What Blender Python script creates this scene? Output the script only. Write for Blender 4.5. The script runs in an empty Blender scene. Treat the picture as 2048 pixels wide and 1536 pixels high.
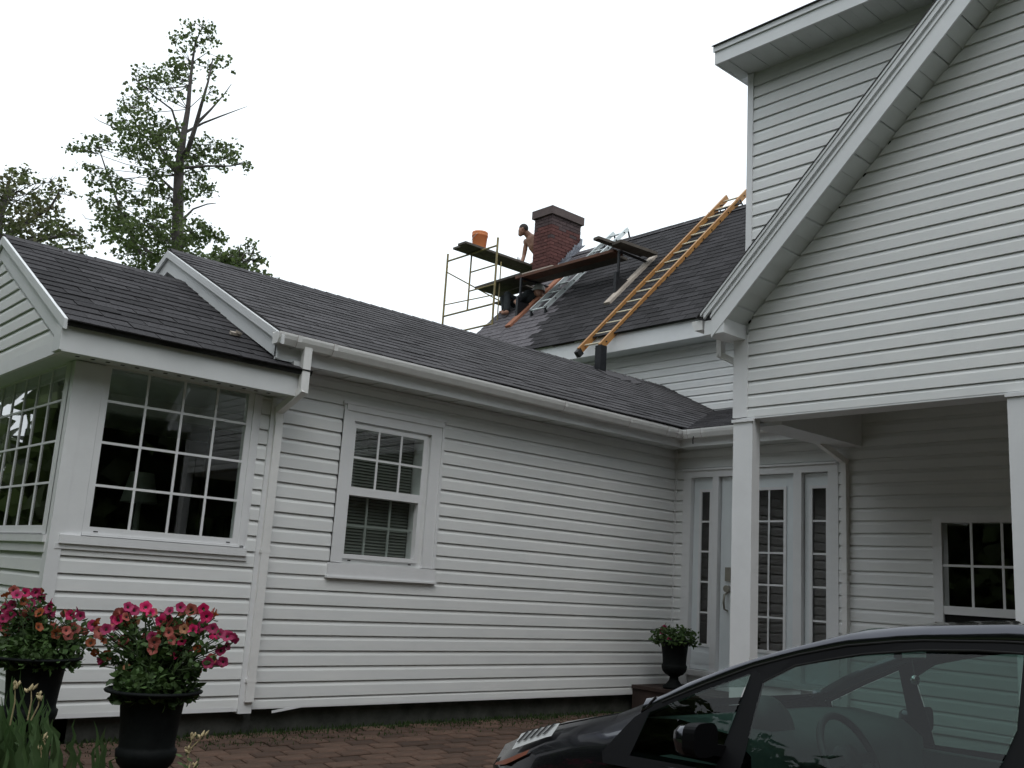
import bpy, bmesh, math, random
import numpy as np
from mathutils import Vector, Matrix, Euler

# ------------------------------------------------------------------ camera, sky, sun, exposure
scene = bpy.context.scene
COL = scene.collection
random.seed(7)
RNG = np.random.default_rng(7)

FPX, YAW, PIT, ROL = 1967.28621, 0.846638459, 0.200781902, 0.0626570741
_cy, _sy, _cp, _sp = math.cos(YAW), math.sin(YAW), math.cos(PIT), math.sin(PIT)
C_F = Vector((_cy * _cp, _sy * _cp, _sp))
_r0 = Vector((_sy, -_cy, 0.0)); _u0 = _r0.cross(C_F)
C_R = math.cos(ROL) * _r0 + math.sin(ROL) * _u0
C_U = -math.sin(ROL) * _r0 + math.cos(ROL) * _u0
cam_d = bpy.data.cameras.new('camera'); cam = bpy.data.objects.new('camera', cam_d); COL.objects.link(cam)
cam_d.sensor_width = 36.0; cam_d.lens = FPX / 2048 * 36.0; cam_d.clip_start = 0.05; cam_d.clip_end = 2000
cam.matrix_world = Matrix(((C_R.x, C_U.x, -C_F.x, 0), (C_R.y, C_U.y, -C_F.y, 0), (C_R.z, C_U.z, -C_F.z, 0), (0, 0, 0, 1)))
scene.camera = cam

def ray(px, py):
    return C_F + C_R * ((px - 1024) / FPX) - C_U * ((py - 768) / FPX)
def at_depth(px, py, d):
    return ray(px, py) * d
def hit(px, py, ax, val):
    d = ray(px, py); return d * (val / d[ax])

world = bpy.data.worlds.new('World'); scene.world = world; world.use_nodes = True
wn = world.node_tree.nodes; wl = world.node_tree.links; wn.clear()
w_out = wn.new('ShaderNodeOutputWorld'); w_bg = wn.new('ShaderNodeBackground'); w_bg.inputs['Strength'].default_value = 0.1
sky = wn.new('ShaderNodeTexSky'); sky.sky_type = 'NISHITA'; sky.sun_disc = False
SUN_EL, SUN_AZ = math.radians(55), math.radians(212)       # azimuth of the sun, from +Y clockwise
sky.sun_elevation = SUN_EL; sky.sun_rotation = SUN_AZ; sky.air_density = 1.0; sky.dust_density = 4.0
w_mix = wn.new('ShaderNodeMix'); w_mix.data_type = 'RGBA'; w_mix.inputs[0].default_value = 0.93
w_mix.inputs[7].default_value = (9.95, 10.75, 11.25, 1)           # an even layer of white cloud
wl.new(sky.outputs['Color'], w_mix.inputs[6]); wl.new(w_mix.outputs[2], w_bg.inputs['Color']); wl.new(w_bg.outputs[0], w_out.inputs['Surface'])

sun_d = bpy.data.lights.new('sun', 'SUN'); sun_d.energy = 0.5; sun_d.angle = math.radians(25); sun_d.color = (1.0, 0.985, 0.96)
sun = bpy.data.objects.new('sun', sun_d); COL.objects.link(sun)
_sd = Vector((math.sin(SUN_AZ) * math.cos(SUN_EL), math.cos(SUN_AZ) * math.cos(SUN_EL), math.sin(SUN_EL)))
sun.rotation_euler = (-_sd).to_track_quat('-Z', 'Y').to_euler()
sun.location = _sd * 60

vs = scene.view_settings
vs.view_transform = 'Standard'; vs.look = 'None'; vs.gamma = 1.0; vs.use_curve_mapping = False; vs.exposure = 0.38

# ------------------------------------------------------------------ materials
def mat(name, col, rough=0.6, var=0.0, scale=8.0, spec=0.4, metal=0.0, rnd=0.0, bump=0.0, bscale=60.0, col2=None, island=False, trans=0.0, coat=0.0, stretch=None, coord='Object'):
    m = bpy.data.materials.new(name); m.use_nodes = True
    nt = m.node_tree; n = nt.nodes; l = nt.links
    b = n['Principled BSDF']
    b.inputs['Roughness'].default_value = rough; b.inputs['Metallic'].default_value = metal
    b.inputs['Specular IOR Level'].default_value = spec
    if coat: b.inputs['Coat Weight'].default_value = coat; b.inputs['Coat Roughness'].default_value = 0.04
    c4 = (*col, 1)
    b.inputs['Base Color'].default_value = c4
    tc = n.new('ShaderNodeTexCoord'); vec = tc.outputs[coord]
    if stretch:
        mp = n.new('ShaderNodeMapping'); mp.inputs['Scale'].default_value = stretch; l.new(vec, mp.inputs['Vector']); vec = mp.outputs[0]
    cur = None
    if var > 0 or col2:
        tx = n.new('ShaderNodeTexNoise'); tx.inputs['Scale'].default_value = scale; tx.inputs['Detail'].default_value = 5; tx.inputs['Roughness'].default_value = 0.65
        l.new(vec, tx.inputs['Vector'])
        mr = n.new('ShaderNodeMapRange'); mr.inputs[1].default_value = 0.3; mr.inputs[2].default_value = 0.7
        l.new(tx.outputs[0], mr.inputs[0])
        mx = n.new('ShaderNodeMix'); mx.data_type = 'RGBA'; l.new(mr.outputs[0], mx.inputs[0])
        if col2: a, bb = c4, (*col2, 1)
        else: a, bb = tuple(x * (1 - var) for x in col) + (1,), tuple(min(1, x * (1 + var)) for x in col) + (1,)
        mx.inputs[6].default_value = a; mx.inputs[7].default_value = bb
        cur = mx.outputs[2]
    if rnd > 0:
        if island:
            oi = n.new('ShaderNodeNewGeometry'); r = oi.outputs['Random Per Island']
        else:
            oi = n.new('ShaderNodeObjectInfo'); r = oi.outputs['Random']
        mr2 = n.new('ShaderNodeMapRange'); mr2.inputs[3].default_value = 1 - rnd; mr2.inputs[4].default_value = 1 + rnd
        l.new(r, mr2.inputs[0])
        hs = n.new('ShaderNodeHueSaturation'); l.new(mr2.outputs[0], hs.inputs['Value'])
        if cur is not None: l.new(cur, hs.inputs['Color'])
        else: hs.inputs['Color'].default_value = c4
        cur = hs.outputs[0]
    if cur is not None: l.new(cur, b.inputs['Base Color'])
    if bump > 0:
        t2 = n.new('ShaderNodeTexNoise'); t2.inputs['Scale'].default_value = bscale; t2.inputs['Detail'].default_value = 3; l.new(vec, t2.inputs['Vector'])
        bp = n.new('ShaderNodeBump'); bp.inputs['Strength'].default_value = bump; bp.inputs['Distance'].default_value = 0.01
        l.new(t2.outputs[0], bp.inputs['Height']); l.new(bp.outputs[0], b.inputs['Normal'])
    if trans > 0:
        tb = n.new('ShaderNodeBsdfTranslucent'); ms = n.new('ShaderNodeMixShader'); ms.inputs[0].default_value = trans
        if cur is not None: l.new(cur, tb.inputs['Color'])
        else: tb.inputs['Color'].default_value = c4
        o = n['Material Output']; l.new(b.outputs[0], ms.inputs[1]); l.new(tb.outputs[0], ms.inputs[2]); l.new(ms.outputs[0], o.inputs['Surface'])
    return m

def glass_mat(name, tint, f0=0.043, gain=1.0, rough=0.012):
    """thin pane: see-through, with a Schlick reflection that does not care which way the pane faces"""
    m = bpy.data.materials.new(name); m.use_nodes = True
    n = m.node_tree.nodes; l = m.node_tree.links; n.clear()
    o = n.new('ShaderNodeOutputMaterial'); t = n.new('ShaderNodeBsdfTransparent'); g = n.new('ShaderNodeBsdfGlossy'); ge = n.new('ShaderNodeNewGeometry')
    dt = n.new('ShaderNodeVectorMath'); dt.operation = 'DOT_PRODUCT'; l.new(ge.outputs['Normal'], dt.inputs[0]); l.new(ge.outputs['Incoming'], dt.inputs[1])
    def mth(op, x, y=None):
        q = n.new('ShaderNodeMath'); q.operation = op; q.use_clamp = op in ('MULTIPLY_ADD',)
        for i, v in enumerate((x, y)):
            if v is None: continue
            if isinstance(v, (int, float)): q.inputs[i].default_value = v
            else: l.new(v, q.inputs[i])
        return q.outputs[0]
    c = mth('ABSOLUTE', dt.outputs['Value']); k = mth('POWER', mth('SUBTRACT', 1.0, c), 5.0)
    fr = mth('MULTIPLY', mth('ADD', mth('MULTIPLY', k, 1 - f0), f0), 1.85 * gain); fr = mth('MINIMUM', fr, 1.0)
    mx = n.new('ShaderNodeMixShader')
    t.inputs['Color'].default_value = (*tint, 1); g.inputs['Roughness'].default_value = rough
    l.new(fr, mx.inputs[0]); l.new(t.outputs[0], mx.inputs[1]); l.new(g.outputs[0], mx.inputs[2]); l.new(mx.outputs[0], o.inputs['Surface'])
    return m

M = {}
M['siding'] = mat('siding_vinyl', (0.74, 0.75, 0.75), 0.5, col2=(0.80, 0.80, 0.79), scale=2.2, rnd=0.025, stretch=(1, 1, 3), spec=0.3, bump=0.35, bscale=1.6)
M['trim'] = mat('white_trim', (0.78, 0.78, 0.79), 0.42, var=0.035, scale=5, spec=0.35)
M['fascia'] = mat('white_fascia', (0.76, 0.77, 0.78), 0.5, var=0.04, scale=3, bump=0.05, bscale=30)
M['gutter'] = mat('gutter_vinyl', (0.82, 0.81, 0.80), 0.35, var=0.05, scale=9)
M['soffit'] = mat('soffit_vinyl', (0.66, 0.69, 0.68), 0.55, var=0.05, scale=4)
M['joint'] = mat('gutter_joint_dirt', (0.42, 0.36, 0.34), 0.7, var=0.3, scale=40)
M['paint_door'] = mat('door_paint', (0.74, 0.78, 0.80), 0.4, var=0.03, scale=4)
M['shingle'] = mat('asphalt_shingle', (0.050, 0.047, 0.050), 0.95, col2=(0.100, 0.095, 0.100), scale=55, rnd=0.24, bump=0.5, bscale=150, spec=0.25)
M['shingle_many'] = mat('asphalt_shingle_joined', (0.050, 0.047, 0.050), 0.95, col2=(0.100, 0.095, 0.100), scale=55, rnd=0.24, island=True, bump=0.5, bscale=150, spec=0.25)
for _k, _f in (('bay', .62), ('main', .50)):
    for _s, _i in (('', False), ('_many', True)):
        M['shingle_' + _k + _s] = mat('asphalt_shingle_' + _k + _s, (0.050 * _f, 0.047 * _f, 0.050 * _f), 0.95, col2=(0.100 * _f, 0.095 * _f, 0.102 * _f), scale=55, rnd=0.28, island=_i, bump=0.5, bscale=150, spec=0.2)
M['shingle_new'] = mat('asphalt_shingle_pale', (0.060, 0.054, 0.060), 0.8, col2=(0.13, 0.12, 0.13), scale=14, rnd=0.35, bump=0.4, bscale=120, spec=0.35)
M['deck'] = mat('roof_felt', (0.02, 0.02, 0.02), 0.95, var=0.2)
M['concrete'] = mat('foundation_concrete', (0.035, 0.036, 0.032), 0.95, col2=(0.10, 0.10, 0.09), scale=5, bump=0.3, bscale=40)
M['paver'] = mat('brick_paver', (0.060, 0.038, 0.027), 0.9, col2=(0.105, 0.062, 0.045), scale=9, rnd=0.34, bump=0.4, bscale=90)
M['paver_many'] = mat('brick_paver_joined', (0.060, 0.038, 0.027), 0.9, col2=(0.105, 0.062, 0.045), scale=9, rnd=0.34, island=True, bump=0.4, bscale=90)
M['joint_sand'] = mat('paver_joint_sand', (0.03, 0.032, 0.02), 1.0, col2=(0.03, 0.045, 0.012), scale=3)
M['lawn'] = mat('lawn_ground', (0.035, 0.06, 0.015), 1.0, col2=(0.06, 0.085, 0.025), scale=0.6)
M['grass'] = mat('grass_blade', (0.026, 0.05, 0.010), 0.7, rnd=0.4, island=True, trans=0.25)
M['brick'] = mat('chimney_brick', (0.085, 0.030, 0.028), 0.9, col2=(0.125, 0.050, 0.043), scale=14, rnd=0.2, bump=0.4, bscale=70)
M['brick_soot'] = mat('chimney_brick_sooty', (0.055, 0.038, 0.040), 0.9, col2=(0.085, 0.058, 0.058), scale=14, rnd=0.18, bump=0.4, bscale=70)
M['mortar'] = mat('mortar', (0.075, 0.05, 0.046), 0.95, var=0.25, scale=20)
M['cap'] = mat('chimney_cap_concrete', (0.085, 0.062, 0.062), 0.95, col2=(0.12, 0.095, 0.09), scale=6, bump=0.3)
M['flashing'] = mat('lead_flashing', (0.20, 0.21, 0.24), 0.5, var=0.25, scale=15, metal=0.4)
M['lad_y'] = mat('ladder_fibreglass', (0.42, 0.215, 0.065), 0.5, col2=(0.34, 0.15, 0.045), scale=5)
M['lad_rung'] = mat('ladder_rung_aluminium', (0.62, 0.56, 0.42), 0.45, metal=0.3, var=0.1)
M['alu'] = mat('aluminium', (0.58, 0.62, 0.62), 0.38, metal=0.5, var=0.1, scale=12)
M['black'] = mat('black_rubber', (0.012, 0.012, 0.013), 0.6, var=0.2)
M['blacksteel'] = mat('black_steel', (0.014, 0.015, 0.018), 0.45, metal=0.3, var=0.3, scale=20)
M['scaf'] = mat('scaffold_paint', (0.30, 0.235, 0.085), 0.5, col2=(0.17, 0.14, 0.075), scale=9, bump=0.1)
M['plank'] = mat('weathered_plank', (0.12, 0.105, 0.09), 0.9, col2=(0.06, 0.05, 0.043), scale=7, rnd=0.25, stretch=(1, 1, 1), bump=0.3, bscale=50)
M['plank_red'] = mat('stained_plank', (0.15, 0.065, 0.04), 0.85, col2=(0.085, 0.045, 0.035), scale=6, bump=0.2)
M['lumber'] = mat('fresh_lumber', (0.50, 0.43, 0.36), 0.8, col2=(0.36, 0.31, 0.27), scale=7, bump=0.15)
M['lumber_red'] = mat('reddish_lumber', (0.36, 0.15, 0.085), 0.8, col2=(0.24, 0.105, 0.065), scale=7, bump=0.15)
M['bucket'] = mat('orange_plastic', (0.78, 0.31, 0.125), 0.4, var=0.06, scale=6, trans=0.3)
M['bottle'] = mat('pale_plastic', (0.6, 0.62, 0.6), 0.25, trans=0.4)
M['skin'] = mat('skin', (0.30, 0.165, 0.115), 0.55, var=0.12, scale=10)
M['hair'] = mat('dark_hair', (0.035, 0.03, 0.028), 0.8, var=0.3, scale=40)
M['cloth_dark'] = mat('dark_cloth', (0.018, 0.022, 0.024), 0.9, var=0.3, scale=20)
M['cloth_grey'] = mat('grey_cloth', (0.36, 0.36, 0.34), 0.9, var=0.1)
M['jeans'] = mat('denim', (0.03, 0.04, 0.06), 0.9, var=0.3, scale=20)
M['bark'] = mat('bark', (0.060, 0.052, 0.052), 0.95, col2=(0.12, 0.105, 0.10), scale=6, bump=0.5, bscale=25)
M['leaf'] = mat('maple_leaf', (0.068, 0.105, 0.030), 0.55, col2=(0.11, 0.145, 0.05), scale=1.2, rnd=0.45, island=True, trans=0.5)
M['leaf_brown'] = mat('maple_leaf_russet', (0.105, 0.09, 0.042), 0.55, col2=(0.09, 0.13, 0.04), scale=0.9, rnd=0.4, island=True, trans=0.35)
M['urn'] = mat('cast_iron_urn', (0.004, 0.005, 0.0055), 0.65, spec=0.12, col2=(0.009, 0.011, 0.011), scale=10, bump=0.2, bscale=40)
M['soil'] = mat('soil', (0.02, 0.014, 0.01), 1.0, var=0.4, scale=30)
M['pleaf'] = mat('petunia_leaf', (0.040, 0.088, 0.022), 0.6, col2=(0.075, 0.125, 0.036), scale=12, rnd=0.4, island=True, trans=0.2)
M['pstem'] = mat('petunia_stem', (0.04, 0.065, 0.025), 0.7, var=0.3)
def petal(name, c): return mat(name, c, 0.6, var=0.2, scale=40, rnd=0.25, trans=0.2)
M['petal_hot'] = petal('petal_hot_pink', (0.62, 0.02, 0.13)); M['petal_mag'] = petal('petal_magenta', (0.38, 0.028, 0.11))
M['petal_old'] = petal('petal_faded', (0.40, 0.105, 0.085)); M['petal_or'] = petal('petal_orange_brown', (0.28, 0.07, 0.022)); M['petal_pale'] = petal('petal_pale_peach', (0.50, 0.24, 0.13))
M['throat'] = mat('flower_throat', (0.02, 0.01, 0.006), 0.8)
M['iris'] = mat('iris_leaf', (0.06, 0.12, 0.042), 0.5, col2=(0.10, 0.155, 0.065), scale=6, rnd=0.35, trans=0.2)
M['dry'] = mat('dry_blossom', (0.50, 0.41, 0.24), 0.8, var=0.25, scale=40)
M['step'] = mat('brown_step_boards', (0.05, 0.032, 0.027), 0.8, var=0.3, scale=6)
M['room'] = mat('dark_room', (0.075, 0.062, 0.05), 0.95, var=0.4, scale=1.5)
M['blind'] = mat('window_blind', (0.20, 0.21, 0.19), 0.8, var=0.04)
M['brass'] = mat('satin_nickel', (0.30, 0.29, 0.25), 0.35, metal=0.9)
M['vinylgrey'] = mat('inner_grille', (0.42, 0.43, 0.42), 0.6)
M['glass'] = glass_mat('window_glass', (0.80, 0.85, 0.82), f0=0.06, gain=1.1)
M['carglass'] = glass_mat('car_glass', (0.42, 0.55, 0.51), gain=.42)
M['carpaint'] = mat('dark_car_paint', (0.050, 0.051, 0.064), 0.20, metal=0.9, coat=0.9, var=0.05, spec=0.5)
M['trim_black'] = mat('car_window_trim', (0.004, 0.004, 0.005), 0.55, spec=0.12)
M['chrome'] = mat('chrome', (0.72, 0.72, 0.72), 0.12, metal=1.0)
M['lamp_clear'] = mat('headlamp_lens', (0.55, 0.56, 0.56), 0.15, spec=0.8, coat=0.6)
M['lamp_orange'] = mat('marker_lens', (0.16, 0.035, 0.010), 0.3, spec=0.3)
M['tyre'] = mat('tyre', (0.015, 0.015, 0.015), 0.85)
M['carin'] = mat('car_interior', (0.12, 0.125, 0.12), 0.9, var=0.1)
M['seat'] = mat('car_seat_cloth', (0.055, 0.062, 0.06), 0.95, var=0.15)
M['dash'] = mat('car_dashboard', (0.048, 0.066, 0.062), 0.75, var=0.15)
M['steer'] = mat('steering_wheel_vinyl', (0.03, 0.035, 0.035), 0.5)
M['mirrorglass'] = mat('mirror_glass', (0.8, 0.8, 0.8), 0.03, metal=1.0)
M['dark'] = mat('shadow_gap', (0.01, 0.01, 0.01), 1.0)

# ------------------------------------------------------------------ object helpers
W = {}
def link(o, parent=None, mtx=None):
    COL.objects.link(o)
    mtx = mtx or Matrix.Identity(4)
    W[o.name] = mtx
    if parent is not None:
        o.parent = parent; o.matrix_parent_inverse = W[parent.name].inverted()
    o.matrix_basis = mtx
    return o
def thing(name, label, cat, loc, group=None):
    o = bpy.data.objects.new(name, None); o.empty_display_size = 0.2
    link(o, None, Matrix.Translation(loc)); o['label'] = label; o['category'] = cat
    if group: o['group'] = group
    return o
def tag(o, label=None, cat=None, group=None, kind=None):
    if label: o['label'] = label
    if cat: o['category'] = cat
    if group: o['group'] = group
    if kind: o['kind'] = kind
    return o
def inst(name, mesh, parent, mtx):
    return link(bpy.data.objects.new(name, mesh), parent, mtx)

class MB:
    def __init__(s): s.v = []; s.f = []; s.mi = []; s.sm = []
    def add(s, v, f, mi=0, smooth=False):
        k = len(s.v); s.v += [tuple(p) for p in v]
        for q in f: s.f.append([i + k for i in q]); s.mi.append(mi); s.sm.append(smooth)
    def box(s, x0, x1, y0, y1, z0, z1, mi=0):
        x0, x1 = sorted((x0, x1)); y0, y1 = sorted((y0, y1)); z0, z1 = sorted((z0, z1))
        v = [(x0, y0, z0), (x1, y0, z0), (x1, y1, z0), (x0, y1, z0), (x0, y0, z1), (x1, y0, z1), (x1, y1, z1), (x0, y1, z1)]
        s.add(v, [(3, 2, 1, 0), (4, 5, 6, 7), (0, 1, 5, 4), (1, 2, 6, 5), (2, 3, 7, 6), (3, 0, 4, 7)], mi)
    def prism(s, a, b, mi=0, smooth=False):
        n = len(a); s.add(list(a) + list(b), [tuple(range(n - 1, -1, -1)), tuple(range(n, 2 * n))], mi)
        s.add(list(a) + list(b), [(i, (i + 1) % n, n + (i + 1) % n, n + i) for i in range(n)], mi, smooth)
    def obox(s, c, ax, ay, az, mi=0):
        c = Vector(c); ax = Vector(ax) / 2; ay = Vector(ay) / 2; az = Vector(az) / 2
        v = [c + ax * i + ay * j + az * k for k in (-1, 1) for i, j in ((-1, -1), (1, -1), (1, 1), (-1, 1))]
        f = [(3, 2, 1, 0), (4, 5, 6, 7), (0, 1, 5, 4), (1, 2, 6, 5), (2, 3, 7, 6), (3, 0, 4, 7)]
        if ax.cross(ay).dot(az) < 0: f = [q[::-1] for q in f]
        s.add(v, f, mi)
    def bar(s, p, q, w, h, up=(0, 0, 1), mi=0):
        p = Vector(p); q = Vector(q); d = (q - p); L = d.length; d.normalize()
        sx = d.cross(Vector(up)); sx.normalize(); sz = sx.cross(d)
        s.obox((p + q) / 2, d * L, sx * w, sz * h, mi)
    def tube(s, pts, r, seg=8, mi=0, cap=True):
        pts = [Vector(p) for p in pts]; n = len(pts)
        rs = r if isinstance(r, (list, tuple)) else [r] * n
        ring = []; prev = None
        for i, p in enumerate(pts):
            d = (pts[min(i + 1, n - 1)] - pts[max(i - 1, 0)]).normalized()
            if prev is None:
                a = d.orthogonal().normalized()
            else:
                a = (prev - d * prev.dot(d)); a = a.normalized() if a.length > 1e-6 else d.orthogonal().normalized()
            prev = a; b = d.cross(a)
            ring += [p + (a * math.cos(t) + b * math.sin(t)) * rs[i] for t in (2 * math.pi * k / seg for k in range(seg))]
        f = [(i * seg + k, i * seg + (k + 1) % seg, (i + 1) * seg + (k + 1) % seg, (i + 1) * seg + k) for i in range(n - 1) for k in range(seg)]
        s.add(ring, f, mi, True)
        if cap: s.add(ring[:seg] + ring[-seg:], [tuple(range(seg - 1, -1, -1)), tuple(range(seg, 2 * seg))], mi)
    def lathe(s, prof, c=(0, 0, 0), seg=28, mi=0):
        c = Vector(c); v = [c + Vector((r * math.cos(2 * math.pi * k / seg), r * math.sin(2 * math.pi * k / seg), z)) for r, z in prof for k in range(seg)]
        f = [(i * seg + k, i * seg + (k + 1) % seg, (i + 1) * seg + (k + 1) % seg, (i + 1) * seg + k) for i in range(len(prof) - 1) for k in range(seg)]
        s.add(v, f, mi, True)
    def mesh(s, name, m):
        me = bpy.data.meshes.new(name); me.from_pydata(s.v, [], s.f)
        for x in (m if isinstance(m, (list, tuple)) else [m]): me.materials.append(x)
        me.polygons.foreach_set('material_index', s.mi); me.polygons.foreach_set('use_smooth', s.sm); me.update()
        return me
    def build(s, name, m, parent=None, mtx=None):
        return link(bpy.data.objects.new(name, s.mesh(name, m)), parent, mtx)

class Wall:
    """a wall plane: ax 0 runs along X at Y=c facing -Y, ax 1 runs along Y at X=c facing -X"""
    def __init__(s, ax, c): s.ax = ax; s.c = c
    def p(s, t, n, z): return (t, s.c - n, z) if s.ax == 0 else (s.c - n, t, z)
    def box(s, mb, t0, t1, n0, n1, z0, z1, mi=0):
        a = s.p(t0, n0, z0); b = s.p(t1, n1, z1); mb.box(a[0], b[0], a[1], b[1], a[2], b[2], mi)
    def board(s, parent, t0, t1, z, h=0.1143, t0b=None, t1b=None, name='siding_board'):
        """one lap of dutch lap siding; t0b/t1b the ends at its top edge when cut on a slope"""
        t0b = t0 if t0b is None else t0b; t1b = t1 if t1b is None else t1b
        pr = [(0.0, 0.001), (0.0, 0.022), (0.66, 0.0185), (0.80, 0.0115), (0.915, 0.0085), (0.925, 0.0015), (1.0, 0.0012), (1.0, 0.0)]
        A = []; B = []
        j = random.uniform(-0.0012, 0.0012); ja = random.uniform(-.002, .001); jb = random.uniform(-.002, .001)
        for k, n in pr:
            A.append(s.p(t0 + (t0b - t0) * k, n + (j if 0.01 < n else 0), z + k * h + (ja if k < .9 else 0))); B.append(s.p(t1 + (t1b - t1) * k, n + (j if 0.01 < n else 0), z + k * h + (jb if k < .9 else 0)))
        mb = MB()
        if s.ax == 0: mb.prism(A, B)
        else: mb.prism(B, A)
        return mb.build(name, M['siding'], parent)
    def side(s, parent, t0, t1, z_start, z_end, holes=(), zlo=None, clip=None, seams=True):
        """laps from z_start up; holes = (t0,t1,z0,z1)"""
        C = 0.1143
        z = z_start
        if zlo is not None and zlo < z_start - 0.01:
            s.board(parent, t0, t1, zlo, z_start - zlo)
        while z < z_end - 0.01:
            h = min(C, z_end - z)
            iv = [(t0, t1)]
            for a, b, c, d in holes:
                ov = min(d, z + h) - max(c, z)
                if ov > 0.5 * h:
                    nv = []
                    for p, q in iv:
                        if b <= p or a >= q: nv.append((p, q)); continue
                        if a > p: nv.append((p, a))
                        if b < q: nv.append((b, q))
                    iv = nv
            for p, q in iv:
                if q - p < 0.03: continue
                if clip:
                    p0, q0 = clip(z, p, q); p1, q1 = clip(z + h, p, q)
                    if q0 - p0 < 0.03: continue
                    if q1 < p1: p1 = q1 = (p1 + q1) / 2
                    s.board(parent, p0, q0, z, h, p1, q1)
                else: s.board(parent, p, q, z, h)
            z += C
    def slab(s, mb, t0, t1, z0, z1, holes=(), n0=-0.14, n1=0.0):
        ts = sorted({t0, t1, *[min(max(h[0], t0), t1) for h in holes], *[min(max(h[1], t0), t1) for h in holes]})
        for a, b in zip(ts[:-1], ts[1:]):
            if b - a < 1e-5: continue
            zs = [(z0, z1)]
            for h in holes:
                if h[0] <= a + 1e-6 and h[1] >= b - 1e-6:
                    nz = []
                    for p, q in zs:
                        if h[3] <= p or h[2] >= q: nz.append((p, q)); continue
                        if h[2] > p: nz.append((p, h[2]))
                        if h[3] < q: nz.append((h[3], q))
                    zs = nz
            for p, q in zs: s.box(mb, a, b, n0, n1, p, q)

# ------------------------------------------------------------------ ground
YW, XD, XG, XM, YB = 6.855, 8.553, 6.99, 10.83, 6.80
def gz(y): return -1.17 - 0.08 * (6.855 - min(max(y, 3.0), 6.855))
mb = MB()
ys = [-600, 3.0, 6.855, 700]; zs = [-1.50, -1.50, -1.19, -1.19]
for i in range(3):
    mb.add([(-600, ys[i], zs[i]), (700, ys[i], zs[i]), (700, ys[i + 1], zs[i + 1]), (-600, ys[i + 1], zs[i + 1])], [(0, 1, 2, 3)])
tag(mb.build('ground', M['lawn']), kind='structure')
SL = 0.08
drive = MB()
for (y0, y1) in ((-14, 3.0), (3.0, 6.83)):
    drive.add([(1.0, y0, gz(y0) - 0.024), (8.4, y0, gz(y0) - 0.024), (8.4, y1, gz(y1) - 0.024), (1.0, y1, gz(y1) - 0.024)], [(0, 1, 2, 3)])
drive = tag(drive.build('driveway', M['joint_sand']), kind='structure')
PW, PH = 0.226, 0.109
pm = MB()
b = 0.010
pm.add([(-PW/2, -PH/2, -.04), (PW/2, -PH/2, -.04), (PW/2, PH/2, -.04), (-PW/2, PH/2, -.04), (-PW/2, -PH/2, -.007), (PW/2, -PH/2, -.007), (PW/2, PH/2, -.007), (-PW/2, PH/2, -.007),
        (-PW/2+b, -PH/2+b, 0), (PW/2-b, -PH/2+b, 0), (PW/2-b, PH/2-b, 0), (-PW/2+b, PH/2-b, 0)],
       [(8, 9, 10, 11), (0, 1, 5, 4), (1, 2, 6, 5), (2, 3, 7, 6), (3, 0, 4, 7), (4, 5, 9, 8), (5, 6, 10, 9), (6, 7, 11, 10), (7, 4, 8, 11)])
pav = pm.mesh('paver', M['paver']); pv = np.array(pm.v)
spots = []
j = 0; y = 6.75
while y > -6:
    off = (j % 2) * (PW + .014) / 2
    x = 1.15 + off
    while x < 8.3:
        spots.append((x, y)); x += PW + .014
    y -= PH + .014; j += 1
def pav_key(s):
    x, y = s; d = Vector((x, y, gz(y))); w = d.dot(C_F)
    px = 1024 + FPX * d.dot(C_R) / w if w > .3 else 1e9; py = 768 - FPX * d.dot(C_U) / w if w > .3 else 1e9
    vis = -20 < px < 1075 and py < 1550
    return (0 if vis else 1, x * x + y * y)
spots.sort(key=pav_key)
far = MB()
for i, (x, y) in enumerate(spots):
    tilt = math.atan(SL) if y > 3 else 0
    mt = Matrix.Translation((x + random.uniform(-.002, .002), y + random.uniform(-.002, .002), gz(y) + random.uniform(-.004, .003))) @ Euler((tilt + random.uniform(-.012, .012), random.uniform(-.012, .012), random.uniform(-.012, .012))).to_matrix().to_4x4()
    if i < 290: inst('paver', pav, drive, mt)
    else:
        far.add([mt @ Vector(p) for p in pm.v], pm.f)
tag(far.build('pavers', M['paver_many'], drive), kind='stuff')

def blades(n, area, hmin, hmax, zfun, rnd):
    mb = MB()
    for _ in range(n):
        x = rnd.uniform(*area[0]); y = rnd.uniform(*area[1]); z = zfun(x, y); h = rnd.uniform(hmin, hmax); a = rnd.uniform(0, 6.28); w = h * .12 + .003
        dx, dy = math.cos(a), math.sin(a); lx, ly = rnd.uniform(-.4, .4) * h, rnd.uniform(-.4, .4) * h
        mb.add([(x - dx * w, y - dy * w, z), (x + dx * w, y + dy * w, z), (x + lx, y + ly, z + h)], [(0, 1, 2)])
    return mb
R1 = random.Random(3)
gb = blades(2600, ((2.2, 7.6), (6.70, 6.87)), .008, .038, lambda x, y: gz(y) - .005, R1)
g2 = blades(900, ((2.2, 7.6), (6.45, 6.7)), .01, .03, lambda x, y: gz(y) - .005, R1)
gb.add(g2.v, g2.f)
tag(gb.build('grass', M['grass']), 'thin green grass growing along the foot of the foundation', 'grass', kind='stuff')

# ------------------------------------------------------------------ house
house = thing('house', 'white vinyl sided house with grey shingle roofs, porch gable and brick chimney', 'house', (8.5, 8.0, -1.17))
Z0 = -0.933
def hp(mb, name, m, label=None, parent=None):
    o = mb.build(name, m, parent or house)
    if label: o['label'] = label
    return o

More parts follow.
